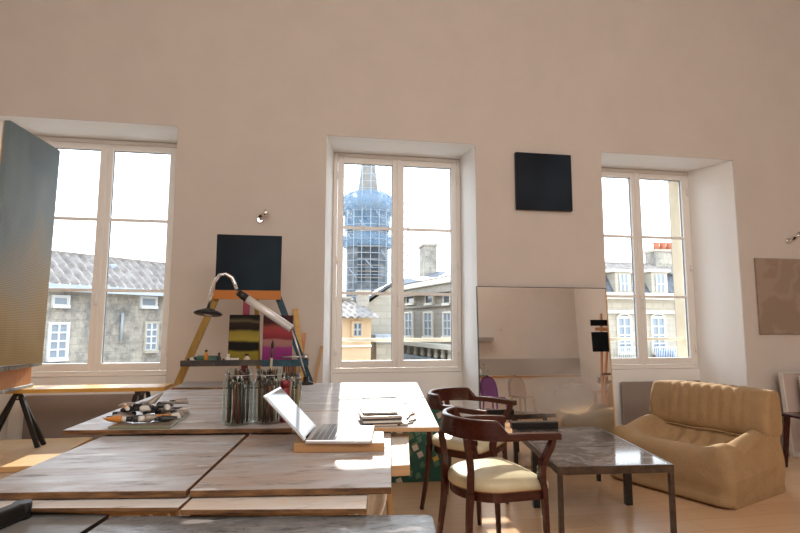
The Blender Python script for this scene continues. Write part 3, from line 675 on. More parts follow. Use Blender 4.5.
pin = strip_paint('pink_red_painting', [(.0, (.10, .01, .06)), (.06, (.26, .03, .19)), (.14, (.32, .05, .22)), (.155, (.36, .18, .17)), (.20, (.40, .20, .18)), (.215, (.22, .03, .04)), (.27, (.34, .05, .06)), (.30, (.28, .06, .05)), (.33, (.05, .012, .012)), (.45, (.03, .008, .008))], wig=.10)
pix_canvas('pink_striped_painting', 'small pink and dark red striped painting on the easel tray', 262, 315, 293, 356, EY-.11, pin, .03, lean=R(-6), zb=traytop+.001, edge='kraft')
# tubes and small jars lying on the tray
M['tube_metal'] = mat('tube_metal', (.36, .32, .28), .45, .4)
def paint_tube(label, loc, rz, l=.11, r=.014, cap='black', m_=None, tilt=0, group=None):
    s = thing('paint_tube', label, 'paint tube', loc, rz, group, rot=(0, tilt, rz))
    b2 = MB(); n = 12
    roll = random.uniform(-1.2, 1.2)
    b2.tube([(0,0,r), (.008,0,r), (l*.45,0,r), (l*.8,0,r*1.0), (l*.97,0,r*1.05), (l,0,r*1.1)], [r*.75, r, r, r*1.12, r*1.2, r*1.2], n, flat=[1, 1, .85, .45, .14, .12], up=(0, math.sin(roll), math.cos(roll)))
    b2.build('tube_body', m_ or M['tube_metal'], s)
    MB().bar((-.020, 0, r), (-.001, 0, r), r*.62, r*.72, 10).build('cap', M[cap], s); return s
M['lab_orange'] = mat('orange_label', (.62, .24, .04), .4); M['lab_dark'] = mat('dark_label', (.03, .035, .04), .35); M['lab_white'] = mat('white_label', (.72, .70, .66), .4); M['lab_green'] = mat('green_label', (.05, .14, .10), .4)
for i, (px, lab, l, r, m_) in enumerate(((190, 'white crumpled paint tube at the left end of the easel tray', .12, .017, 'lab_white'), (197, 'fat green-grey paint tube near the left end of the easel tray', .15, .024, 'lab_green'), (216, 'slim metal paint tube in the middle of the easel tray', .11, .013, 'tube_metal'), (225, 'white paint tube left of the yellow striped painting', .10, .014, 'lab_white'))):
    p = at(px, 357, EY-.21); paint_tube(lab, (p.x, EY-.21, traytop), R((5, -4, 8, -10)[i]), l, r, 'black', M[m_])
for px, lab, h_, r in ((206, 'small orange-brown bottle upright on the easel tray', .075, .016), (219, 'little dark bottle upright at the tray centre', .055, .014), (228, 'small white pot in front of the yellow striped painting', .045, .02), (247, 'pale squat pot below the yellow striped painting', .045, .024)):
    p = at(px, 357, EY-.235); s = thing('paint_pot', lab, 'pot', (p.x, EY-.232, traytop)); 
    MB().lathe([(r, 0), (r, h_*.65), (r*.5, h_*.8), (r*.5, h_)], 14).build('pot_body', {206: M['lab_orange'], 219: M['lab_dark'], 228: M['lab_white'], 247: M['kraft']}[px], s); MB().lathe([(r*.6, h_), (r*.6, h_+.012)], 12).build('lid', M['black'] if px != 228 else M['white'], s)
# brush pot hanging from the tray by its handle
p = at(290, 376, EY-.10)
hb = thing('brush_pot', 'small dark pot of orange-handled brushes hanging below the easel tray', 'pot', (p.x, EY-.15, p.z-.01))
MB().lathe([(.055, 0), (.06, .01), (.06, .03)], 18).build('pot_rim', M['black'], hb)
for i in range(6): MB().bar((-.04+.016*i, -.01+.01*(i % 2), .015), (-.04+.016*i, -.01+.01*(i % 2), .12), .007).build('brush', M['lab_orange'] if i % 2 else M['mahog_light'], hb)
MB().tube([(-.05, 0, .03), (-.05, 0, traytop-.02-p.z+.01), ], .003).build('wire', M['steel'], hb)
# sticks and stretcher bars leaning on the wall
def stick(px0, py0, px1, py1, y0, y1, label, m_, w_=.03):
    a = at(px0, py0, y0); b_ = at(px1, py1, y1); d = b_-a; k = -a.z/d.z; f = a+d*k; f.y = y1
    s = MB().beam([(0, 0, .012), a-f], w_, .018, (0, 1, 0)).build('stretcher_bar', M[m_], None, loc=f); return tag(s, label, 'wooden stick')
stick(295.5, 309, 300, 351, 4.97, 4.75, 'yellowish wooden bar leaning on the wall right behind the easel', 'yellow_pine', .045)
stick(304.5, 333, 301.5, 362, 4.97, 4.78, 'brown wooden bar leaning between the easel and the grey stick', 'orange_wood', .03)
stick(322, 346, 315.5, 382, 4.97, 4.75, 'grey weathered stick leaning nearest to the middle window', 'trestle', .026)

# desk lamp on the back edge of the work table
LZ = .935; LY = 3.66
def Lp(px, py, y=LY): return at(px, py, y)
base = atz(306, 383.8, LZ); LY = base.y - .03
lm = thing('magnifier_lamp', 'articulated chrome magnifier lamp clamped to the back of the work table', 'lamp', (base.x, LY, LZ)); lo = Vector(lm.location)
q = lambda px, py, dy=0: Lp(px, py, LY+dy)-lo
MB().lathe([(.05, 0), (.05, .012), (.02, .02), (.018, .05)], 20).build('clamp', M['blackm'], lm)
MB().tube([(0, 0, .04), q(299, 352), q(292, 330)], .006).build('rod', M['steel'], lm)
e0 = q(291.5, 328.5); e1 = q(241, 294.5); mid = e1+(e0-e1)*.12
MB().bar(e0, mid, .026, .026, 18).build('tube_arm', mat('satin_white_metal', (.78, .78, .78), .3, .3), lm)
MB().bar(mid, e1+(e1-mid)*.5, .027, .022, 18).build('end_cap', M['black'], lm)
arch = [(237, 291), (235, 284), (232, 277.5), (226, 274), (220, 275), (214.5, 282), (211, 294), (208, 309)]
MB().tube([q(*a) for a in arch], .011, 10).build('gooseneck', M['chrome'], lm)
hd = q(208, 313)
s = MB().lathe([(.02, .03), (.045, .02), (.086, .006), (.09, -.004), (.082, -.012), (.05, -.008), (.03, -.004)], 28, cap=True).build('lamp_head', M['black'], lm, loc=hd, rot=(R(-8), R(4), 0))
MB().lathe([(.028, -.014), (.02, -.010)], 16).build('bulb', M['chrome'], lm, loc=hd, rot=(R(-8), R(4), 0))
# ------------------------------------------------------------------ work tables: boards on trestles
NZ, FZ, LZ2, GZ = .91, .935, .889, .866
def board(name, label, px, z, th, m_, group=None, round_=0, edge='darkedge', bev=.003):
    P = [atz(x, y, z) for x, y in px]; c = sum(P, Vector())/len(P); c.z = z-th
    pts = [(p.x-c.x, p.y-c.y) for p in P]
    o = MB().poly(pts, 0, th, 0, 1).build('work_board', [m_, M[edge]], None, loc=c, bevel=bev); return tag(o, label, 'board')
S = lambda n, base, paint, dark, seed, **k: stained('worktop_%d' % seed, base, paint, dark, seed, **k)
near_l = board('b', 'left near work board with blue-grey paint stains, front edge facing the viewer', [(-33, 493), (186, 490.5), (250, 431), (113, 431.8)], NZ, .018, S('', (.33, .28, .255), (.40, .425, .46), (.14, .13, .125), 1))
near_r = board('b', 'right near work board carrying the laptop, brownish with paint stains', [(189.5, 490.4), (391.5, 487), (391, 431), (253.5, 431)], NZ, .018, S('', (.37, .29, .245), (.38, .40, .43), (.16, .13, .11), 2))
far_l = board('b', 'left far work board carrying the glass palette of paint tubes', [(62, 430.3), (292, 428), (297, 388.3), (168, 389.6)], FZ, .018, S('', (.33, .28, .255), (.42, .44, .47), (.15, .135, .125), 3))
far_b = board('b', 'dark grey work board at the very back left of the table group', [(172, 387.6), (297.5, 386.6), (301, 381), (186, 381.4)], FZ, .018, S('', (.22, .19, .175), (.26, .25, .24), (.10, .09, .085), 4))
far_r = board('b', 'right front far board carrying the stack of books, pale and sunlit', [(293.8, 427.9), (439.5, 427), (431.2, 410.3), (297.5, 411.6)], FZ, .018, S('', (.42, .42, .43), (.48, .50, .52), (.30, .29, .29), 5, amt=.3), edge='ply')
far_rb = board('b', 'pale grey far board at the back right, half in sunlight', [(297.9, 411), (431, 409.7), (417, 382.3), (302.5, 383.3)], FZ, .018, S('', (.36, .37, .39), (.42, .44, .47), (.26, .26, .27), 6, amt=.3), edge='ply')
low_r = board('b', 'narrow brown-edged board one level below the near boards', [(180, 509.5), (366.5, 508.5), (368, 493.5), (196, 494)], LZ2, .013, S('', (.60, .52, .45), (.62, .62, .63), (.44, .36, .30), 7))
low_l = board('b', 'whitish board below the left near board, left of the brown-edged one', [(-22, 508.2), (178.5, 507.2), (195, 493.5), (-10, 493.5)], LZ2, .011, S('', (.60, .58, .55), (.62, .64, .66), (.44, .40, .37), 8))
# foreground table top in front
def corner_pts(P, k, r, n=6):
    out = []
    for i, p in enumerate(P):
        if i != k: out.append(p); continue
        a = P[i-1]; b_ = P[(i+1) % len(P)]; u = (a-p).normalized(); v = (b_-p).normalized()
        for j in range(n+1):
            s = j/n; q0 = p+u*r; q1 = p+v*r; out.append((1-s)**2*q0+2*s*(1-s)*p+s*s*q1)
    return out
P = [atz(x, y, GZ) for x, y in ((112, 516), (432.5, 514.5))]; d = (P[1]-P[0]).normalized(); n_ = Vector((d.y, -d.x, 0))
Q = [P[0], P[1], P[1]+n_*.72+d*.0, P[0]+n_*.72-d*.02]
Q = corner_pts(Q, 1, .022); c = sum(Q, Vector())/len(Q); c.z = GZ-.022
fgm = S('', (.09, .095, .10), (.20, .21, .22), (.035, .037, .04), 9, rough=.3, amt=1.2, st=(2, 5, 1))
tag(MB().poly([(p.x-c.x, p.y-c.y) for p in Q][::-1], 0, .022, 0, 1).build('work_board', [fgm, M['blackm']], None, loc=c, bevel=.002), 'dark grey scratched tabletop with rounded corner in the nearest foreground', 'board')
P0 = [atz(x, y, GZ) for x, y in ((-60, 509.5), (120, 512.5))]
Qe = [P0[0], P0[1], P[0]+n_*.72-d*.035, P0[0]+n_*.72-d*.2]
Qe[1] = P[0]-d*.012+Vector((0, .015, 0)); c = sum(Qe, Vector())/4; c.z = GZ-.022
tag(MB().poly([(p.x-c.x, p.y-c.y) for p in Qe][::-1], 0, .022, 0, 1).build('work_board', [S('', (.16, .16, .157), (.20, .205, .21), (.11, .11, .11), 10, rough=.34, amt=.2), M['blackm']], None, loc=c, bevel=.002), 'plain grey tabletop at the lower left corner of the foreground', 'board')
# black arm bottom left
a = atz(-30, 531, GZ+.02); b_ = atz(22, 510, GZ+.02)
s = thing('metal_bar', 'thick black metal bar lying at the lower left corner', 'bar', (b_.x, b_.y, GZ+.0005)); 
MB().beam([Vector((a.x-b_.x, a.y-b_.y, .02))*1.0, (0, 0, .02)], .034, .038).build('shaft', M['blackm'], s, bevel=.006)
MB().bar((0, 0, .001), (0, 0, .0385), .02).build('bar_end', M['black'], s)

# trestles under the boards
def wtrestle(x, y0, y1, z, label, spl=.10, name='wooden_trestle'):
    s = thing(name, label, 'trestle', (x, (y0+y1)/2, 0)); hy = (y1-y0)/2
    MB().box((-.025, -hy, z-.06), (.025, hy, z-.0005)).build('beam', M['trestle'], s, bevel=.002)
    for sy_ in (-1, 1):
        for sx_ in (-1, 1):
            MB().beam([(sx_*spl, sy_*(hy-.03), 0), (sx_*.032, sy_*(hy-.045), z-.03)], .04, .022, (1, 0, 0)).build('leg', M['trestle'], s)
        MB().box((-spl*.5, sy_*(hy-.04)-.01, .36), (spl*.5, sy_*(hy-.04)+.01, .40)).build('crosspiece', M['trestle'], s)
    return s
zt_ = NZ-.018
a = atz(390, 489, NZ)
wtrestle(.195, 1.80, 2.04, zt_, 'pale wooden trestle at the right end of the near work boards', .075)
wtrestle(-.30, 1.84, 2.06, zt_, 'wooden trestle under the joint between the two near work boards')
wtrestle(-.70, 1.84, 2.06, zt_, 'wooden trestle at the left end of the near work boards', .07)
zf = FZ-.018
wtrestle(-.55, 2.25, 3.50, zf, 'wooden trestle under the left side of the far work boards'); wtrestle(.30, 2.25, 3.45, zf, 'wooden trestle under the right side of the far work boards')
for x, y, lab in ((-.62, 1.00, 'grey metal trestle below the left foreground tabletop'), (.1, 1.00, 'grey metal trestle below the scratched foreground tabletop')):
    s = thing('metal_trestle', lab, 'trestle', (x, y, 0)); h = GZ-.0225
    MB().box((-.02, -.25, h-.04), (.02, .25, h)).build('beam', M['blackm'], s)
    for sx_ in (-1, 1):
        for sy_ in (-1, 1): MB().bar((sx_*.14, sy_*.22, 0), (sx_*.015, sy_*.2, h-.03), .013).build('leg', M['blackm'], s)
# slim stands carrying the lower boards
for px, lab, wl in ((80, 'slim wooden stand under the whitish lower board', .22), (275, 'slim wooden stand under the brown-edged lower board', .20)):
    p = atz(px, 503, LZ2); st_ = thing('board_stand', lab, 'stand', (p.x, p.y+.035, 0)); h = LZ2-.0135
    MB().box((-wl, -.012, h-.03), (wl, .012, h)).build('beam', M['trestle'], st_)
    for k in (-wl+.04, wl-.04): MB().box((k-.015, -.011, 0), (k+.015, .011, h-.03)).build('leg', M['trestle'], st_)
# pale curled sheet of paper hanging by the trestle
p0 = atz(369, 513, .74); 
cs = MB(); rows = []
A = at(367.5, 489.5, 1.80); B = at(384, 489.5, 1.80); C_ = at(366, 515, 1.80); D = at(377, 515, 1.80)
for j in range(9):
    s_ = j/8; row = []
    for i in range(9):
        k = i/8; xr = B.x+(D.x-B.x)*s_+.008*math.sin(PI*min(1, s_*1.7)); xl = A.x+(C_.x-A.x)*s_
        row.append(cs.bm.verts.new((xl+(xr-xl)*k, 1.80+.03*math.sin(k*PI)-.015*k*math.sin(s_*3), A.z+(C_.z-.05-A.z)*s_)))
    rows.append(row)
cs.loft(rows, False, True, False); o = cs.build('curled_paper', M['kraft']); sm = o.modifiers.new('solidify', 'SOLIDIFY'); sm.thickness = .003
o['label'] = 'pale curled sheet hanging between the lower board and the right trestle leg'; o['category'] = 'paper'
rim = MB(); rim.tube([r_[-1] for r_ in [[Vector((B.x+(D.x-B.x)*j/8+.008*math.sin(PI*min(1, j/8*1.7))+.002, 1.797, A.z+(C_.z-.05-A.z)*j/8))] for j in range(9)]], .0045, 8)
rim.build('rolled_edge', M['white'], o)

# crate with white sunlit top under the right far board, green collage painting on the floor
BZ = NZ-.0185
P = [atz(x, y, BZ) for x, y in ((380, 466), (410, 464.6), (408.5, 433), (382, 433.4))]; c = sum(P, Vector())/4; c.z = BZ-.034
tag(MB().poly([(p.x-c.x, p.y-c.y) for p in P], 0, .034, 0, 1).build('thick_board', [S('', (.62, .58, .52), (.66, .66, .66), (.5, .46, .4), 11), M['ply']], None, loc=c, bevel=.003), 'short thick pale board sticking out past the right edge of the laptop work board', 'board')
gm = mat('green_collage', (.02, .10, .08), .5); t, b = nodes(gm)
vo = t.nodes.new('ShaderNodeTexVoronoi'); vo.inputs['Scale'].default_value = 16; vo.distance = 'CHEBYCHEV'; t.links.new(coord(t, scale=(1, 1, 1), rot=(0, .4, 0)), vo.inputs['Vector'])
patch = ramp(t, vo.outputs['Distance'], [(.36, (1,1,1)), (.40, (0,0,0))]); hs = ramp(t, vo.outputs['Color'], [(0, (.62, .52, .42)), (.3, (.65, .48, .10)), (.4, (.45, .05, .05)), (.5, (.10, .22, .16)), (.7, (.62, .55, .48)), (1, (.40, .22, .20))], 'CONSTANT')
sel = t.nodes.new('ShaderNodeMath'); sel.operation = 'GREATER_THAN'; sel.inputs[1].default_value = .35; sc = t.nodes.new('ShaderNodeSeparateColor'); t.links.new(vo.outputs['Color'], sc.inputs[0]); t.links.new(sc.outputs[1], sel.inputs[0])
ml = t.nodes.new('ShaderNodeMath'); ml.operation = 'MULTIPLY'; t.links.new(patch, ml.inputs[0]); t.links.new(sel.outputs[0], ml.inputs[1])
gn = noise(t, coord(t), 5, 4); base_ = ramp(t, gn, [(.4, (.008, .07, .055)), (.6, (.02, .13, .10)), (.75, (.01, .04, .04))])
t.links.new(mix(t, ml.outputs[0], base_, hs), b.inputs['Base Color'])
a = atz(372, 483.5, .001); b_ = atz(452, 481, .001)
gp = canvas('green_painting', 'dark green painting with scattered pale collage shapes standing on the floor behind the chair', (b_-a).length, .62, .03, gm, ((a.x+b_.x)/2, (a.y+b_.y)/2+.0, .001), rz=math.atan2(b_.y-a.y, b_.x-a.x), lean=R(-4))

# ------------------------------------------------------------------ jars of brushes
def jar(px, pyb, r, h, label, seed, bristles, tall=None):
    p = atz(px, pyb, FZ); p.y += r; p.x = p.x
    s = thing('glass_jar', label, 'jar', (p.x, p.y, FZ+.0003)); m_ = MB()
    prof = [(r*.80, .001), (r*.95, .004), (r, .02), (r, h*.72), (r*.93, h*.80), (r*.80, h*.86), (r*.80, h*.90), (r*.86, h*.92), (r*.86, h*.985), (r*.80, h)]
    inner = [(a_-.003, max(z_, .006)) for a_, z_ in prof[::-1]]
    m_.lathe(prof+inner[:], 28, cap=True).build('jar_glass', M['jar'], s)
    MB().tube([(r*.865*math.cos(i*PI/12), r*.865*math.sin(i*PI/12), h*.895) for i in range(25)], .0016, 6).build('wire_clip', M['steel'], s)
    rnd = random.Random(seed)
    hc = [M['br1'], M['br2'], M['br3'], M['br4'], M['br5'], M['br6']]
    for i in range(bristles):
        a = rnd.random()*2*PI; rr = r*.66*math.sqrt(rnd.random()); x0, y0 = rr*math.cos(a), rr*math.sin(a); a2 = a+rnd.uniform(-.6, .6); r2 = min(r*.68, rr*1.15)
        x1, y1 = r2*math.cos(a2), r2*math.sin(a2)
        L_ = h*rnd.uniform(.74, .99); br = rnd.choice([.0026, .0034, .0044])
        if tall and i == 0: x0 = y0 = 0; x1, y1 = .012, 0; L_ = tall; br = .005
        b2 = thing('paintbrush', ('tall thick-ferruled brush sticking up highest out of the middle jar' if (tall and i == 0) else {1: 'thin used paintbrush packed upright in the left glass jar', 2: 'thin used paintbrush packed upright in the middle glass jar', 3: 'thin used paintbrush packed upright in the right glass jar'}[seed]), 'paintbrush', (s.location.x+x0, s.location.y+y0, FZ+.0075), 0, None if (tall and i == 0) else 'paintbrushes in the %s jar' % {1: 'left', 2: 'middle', 3: 'right'}[seed])
        d_ = Vector((x1-x0, y1-y0, L_))
        MB().tube([(0,0,0), d_*.35, d_*.78], [br*.6, br*1.1, br], 7).build('handle', rnd.choice(hc), b2)
        MB().bar(d_*.78, d_*.9, br*.95, br*1.1, 7).build('ferrule', M['steel'] if rnd.random() < .5 else M['br2'], b2)
        MB().tube([d_*.9, d_*.95, d_], [br*1.1, br*1.3, br*.4], 7).build('bristles', rnd.choice([M['br3'], M['black'], M['br5']]), b2)
    return s
M['br1'] = mat('brush_red', (.24, .05, .03), .4); M['br2'] = mat('brush_dark', (.06, .05, .04), .5); M['br3'] = mat('brush_brown', (.15, .085, .045), .6)
M['br4'] = mat('brush_olive', (.14, .12, .05), .5); M['br5'] = mat('brush_grey', (.08, .075, .07), .4); M['br6'] = mat('brush_pale', (.40, .33, .24), .5)
jar(235.2, 427, .060, .215, 'left big glass preserving jar crammed with brushes', 1, 34)
jar(266.4, 425.5, .060, .213, 'middle big glass preserving jar crammed with brushes', 2, 34, .32)
jar(291, 420.5, .042, .19, 'right slimmer glass jar behind the laptop screen with pinkish brushes', 3, 14)
p = atz(285, 420, FZ)
s = thing('red_pot', 'small crimson pot between the middle jar and the laptop screen', 'pot', (p.x-.002, p.y-.043, FZ+.0005)); M['crimson'] = mat('crimson_plastic', (.22, .015, .025), .35)
MB().lathe([(.018, 0), (.02, .01), (.02, .13), (.016, .14)], 18).build('pot_body', M['crimson'], s); MB().lathe([(.021, .14), (.021, .165)], 18).build('lid', M['crimson'], s)

# glass palette with a pile of tubes
pc = [atz(x, y, FZ+.012) for x, y in ((108, 426.2), (170, 425.8), (190, 412), (150, 411.5))]
c = sum(pc, Vector())/4
tag(MB().poly([(p.x-c.x, p.y-c.y) for p in pc], 0, .0115, 0, 1).build('palette', [mat('palette_glass', (.30, .26, .21), .12), mat('palette_edge', (.20, .22, .15), .15)], None, loc=(c.x, c.y, FZ+.0003), bevel=.002), 'thick glass palette slab under the pile of paint tubes', 'palette')
rnd = random.Random(5); PZ = FZ+.0122
tubes = [(112, 422, 10, .13, .018, 'tube_metal', 0, 'long metal tube pointing left at the left tip of the palette pile'), (122, 423, 172, .11, .018, 'lab_orange', 0, 'orange-labelled paint tube at the lower left of the palette pile'), (132, 423, 8, .10, .019, 'lab_dark', 0, 'dark-labelled paint tube lying front left on the palette'), (144, 423, 30, .09, .021, 'tube_metal', 0, None), (152, 421, -8, .12, .016, 'lab_orange', 0, 'orange-labelled tube at the front centre of the palette pile'), (160, 422, 12, .10, .016, 'lab_dark', 0, 'dark-labelled tube at the front right of the palette pile'), (166, 420, 35, .09, .014, 'lab_white', 0, None), (172, 418, 40, .08, .014, 'tube_metal', 0, None), (176, 415, 30, .08, .014, 'tube_metal', 0, None), (180, 413, 50, .07, .013, 'lab_white', 0, None), (170, 413, 5, .08, .015, 'lab_dark', 0, None), (162, 414, -30, .10, .016, 'tube_metal', .03, None), (150, 416, 45, .12, .018, 'tube_metal', .032, 'crumpled metal tube rising highest from the palette pile'), (140, 418, 80, .12, .019, 'tube_metal', .034, None), (134, 418, 150, .12, .018, 'tube_metal', .034, None), (156, 417, 12, .10, .015, 'lab_dark', .034, None), (126, 420, 120, .09, .015, 'lab_orange', .034, None), (174, 411, 20, .09, .015, 'tube_metal', .028, None), (146, 414, 10, .11, .016, 'tube_metal', 0, None)]
tubes += [(118+7*i, 417-.4*i+3*(i % 2), (i*67) % 180, .10, .016, ('tube_metal', 'lab_dark', 'tube_metal', 'lab_white')[i % 4], .026 if i % 2 else 0, None) for i in range(8)]
for px, py, rz, l, r, m_, dz, lab in tubes:
    p = atz(px, py, PZ); tilt = R(-38) if lab and 'rising' in lab else 0
    paint_tube(lab or 'used grey metal or labelled paint tube in the pile on the glass palette', (p.x, p.y, PZ+dz+.0002), R(rz), l*.62, r*.80, rnd.choice(['black', 'white', 'black']), M[m_], tilt, None if lab else 'paint tubes on the glass palette')

# laptop on a wooden board
wp = [atz(x, y, NZ+.03) for x, y in ((293.5, 443.5), (384, 442.6), (383.5, 431.5), (300, 432.5))]; c = sum(wp, Vector())/4
tag(MB().poly([(p.x-c.x, p.y-c.y) for p in wp], 0, .0295, 0, 1).build('wooden_board', [M['pine'], wood('laptop_board_edge', (.42, .22, .09), (.52, .30, .14))], None, loc=(c.x, c.y, NZ+.0003), bevel=.002), 'thick pale wooden board lying under the laptop', 'board')
LT = NZ+.0305
D = atz(305, 440.5, LT+.012); Fr = atz(371.5, 440.5, LT+.012); C2 = atz(314.5, 423.5, LT+.012)
ux = (Fr-D); lw = ux.length; ux.normalize(); uy = Vector((-ux.y, ux.x, 0)); dep = .245
rz = math.atan2(ux.y, ux.x)
lap = thing('laptop', 'open silver laptop with the screen tipped back to the left', 'laptop', (D.x, D.y, LT), rz)
MB().box((0, 0, .001), (lw, dep, .013)).build('base', M['alu'], lap, bevel=.003)
m_ = MB(); rnd = random.Random(3)
for i in range(6):
    for j in range(14):
        x0 = .018+i*.019; y0 = .014+j*.0186; m_.box((x0, y0, .0131), (x0+.0155, y0+.0155, .0145))
m_.build('keyboard', mat('grey_keys', (.16, .165, .17), .4), lap)
MB().box((lw*.60, dep*.33, .0131), (lw*.92, dep*.67, .0135)).build('touchpad', mat('touchpad', (.55, .56, .57), .3), lap)
scr = bpy.data.objects.new('screen', None)
T_ = at(262.6, 396.5, D.y-.005); sv = Vector((T_.x-D.x, 0, T_.z-LT-.013)); ang = math.atan2(sv.z, -sv.x); sl = sv.length
m_ = MB(); Mx = Matrix.Translation((0, 0, .013)) @ Matrix.Rotation(-(PI/2-ang), 4, 'Y')
m_.box((-.006, 0, 0), (0, dep, sl), Mx); m_.build('lid', M['alu'], lap, bevel=.0015)
m_ = MB(); m_.box((.0002, .008, .012), (.0012, dep-.008, sl-.008), Mx); m_.build('display', mat('dark_glossy_display', (.05, .045, .04), .05, 0, 1.0), lap)
MB().bar((-.004, .03, .012), (-.004, dep-.03, .012), .005).build('hinge', M['black'], lap)

# stack of books and papers on the right far board
def slab(name, label, cat, px0, px1, pyf, pyb, z, th, m_cover, m_page=None, rz=0, group=None):
    a = atz(px0, pyf, z+th); b_ = atz(px1, pyf, z+th); d = atz(px0, pyb, z+th).y-a.y; w_ = b_.x-a.x
    s = thing(name, label, cat, (a.x, a.y, z+.0003), rz, group)
    if m_page: 
        MB().box((.002, .003, .0025), (w_-.003, d-.003, th-.0025)).build('pages', M['white'], s)
        m_ = MB(); m_.box((0, 0, 0), (w_, d, .0024)); m_.box((0, 0, th-.0024), (w_, d, th)); m_.box((0, 0, .0024), (.002, d, th-.0024)); m_.build('cover', m_cover, s)
    else: MB().box((0, 0, 0), (w_, d, th)).build('sheet', m_cover, s)
    return s
M['book_dark'] = mat('book_dark', (.02, .025, .035), .5); M['book_grey'] = mat('book_grey', (.07, .085, .10), .5); M['book_tan'] = mat('book_tan', (.26, .17, .10), .5)
slab('book', 'tan-covered book at the bottom of the stack beside the laptop', 'book', 373, 409, 424.2, 417, FZ, .010, M['book_tan'], 1, R(-2))
slab('book', 'dark blue book second from the bottom of the stack beside the laptop', 'book', 362.5, 404, 420.6, 414, FZ+.0105, .014, M['book_dark'], 1)
slab('book', 'cream book lying third in the stack beside the laptop', 'book', 362, 404, 417, 409, FZ+.025, .010, M['book_tan'], 1, R(1))
slab('book', 'thin dark book on top of the stack beside the laptop', 'book', 363, 399, 413, 406.5, FZ+.0355, .009, M['book_dark'], 1, R(-1))
mg = slab('magazine', 'flat grey and pink magazine lying behind the book stack', 'magazine', 367, 405, 404.5, 396.5, FZ, .003, M['book_grey'])
a = atz(391, 403, FZ+.003)-Vector(mg.location)
MB().box((a.x, .01, .0031), (a.x+.085, .2, .0036)).build('pink_cover_panel', mat('pink_print', (.34, .10, .08), .6), mg)
M['pencil_red'] = mat('pencil_red', (.35, .08, .05), .4)
for k, (x0, y0, x1, y1, m_, lab) in enumerate(((403, 416, 411, 413.5, 'pencil_red', 'short red pencil right of the book stack'), (402, 419, 409, 411.5, 'lab_dark', 'dark pencil leaning across the right side of the book stack'), (398, 425.2, 414, 422.5, 'br2', 'long dark pencil lying in front of the book stack pointing right'), (404, 421.5, 412, 419.5, 'br3', 'brown pencil between the stack and the board edge'))):
    p0 = atz(x0, y0, FZ+.004); p1 = atz(x1, y1, FZ+.004)
    if k == 0 or k == 1 or k == 3: p0.x += .02; p1.x += .02
    s = thing('pencil', lab, 'pencil', (p0.x, p0.y, FZ+.0002)); d = p1-p0
    MB().bar((0, 0, .004), d*.92+Vector((0, 0, .004)), .0038, n=6, smooth=False).build('shaft', M[m_], s); MB().bar(d*.92+Vector((0, 0, .004)), d+Vector((0, 0, .004)), .0036, .0008, 6).build('tip', M['br6'], s)

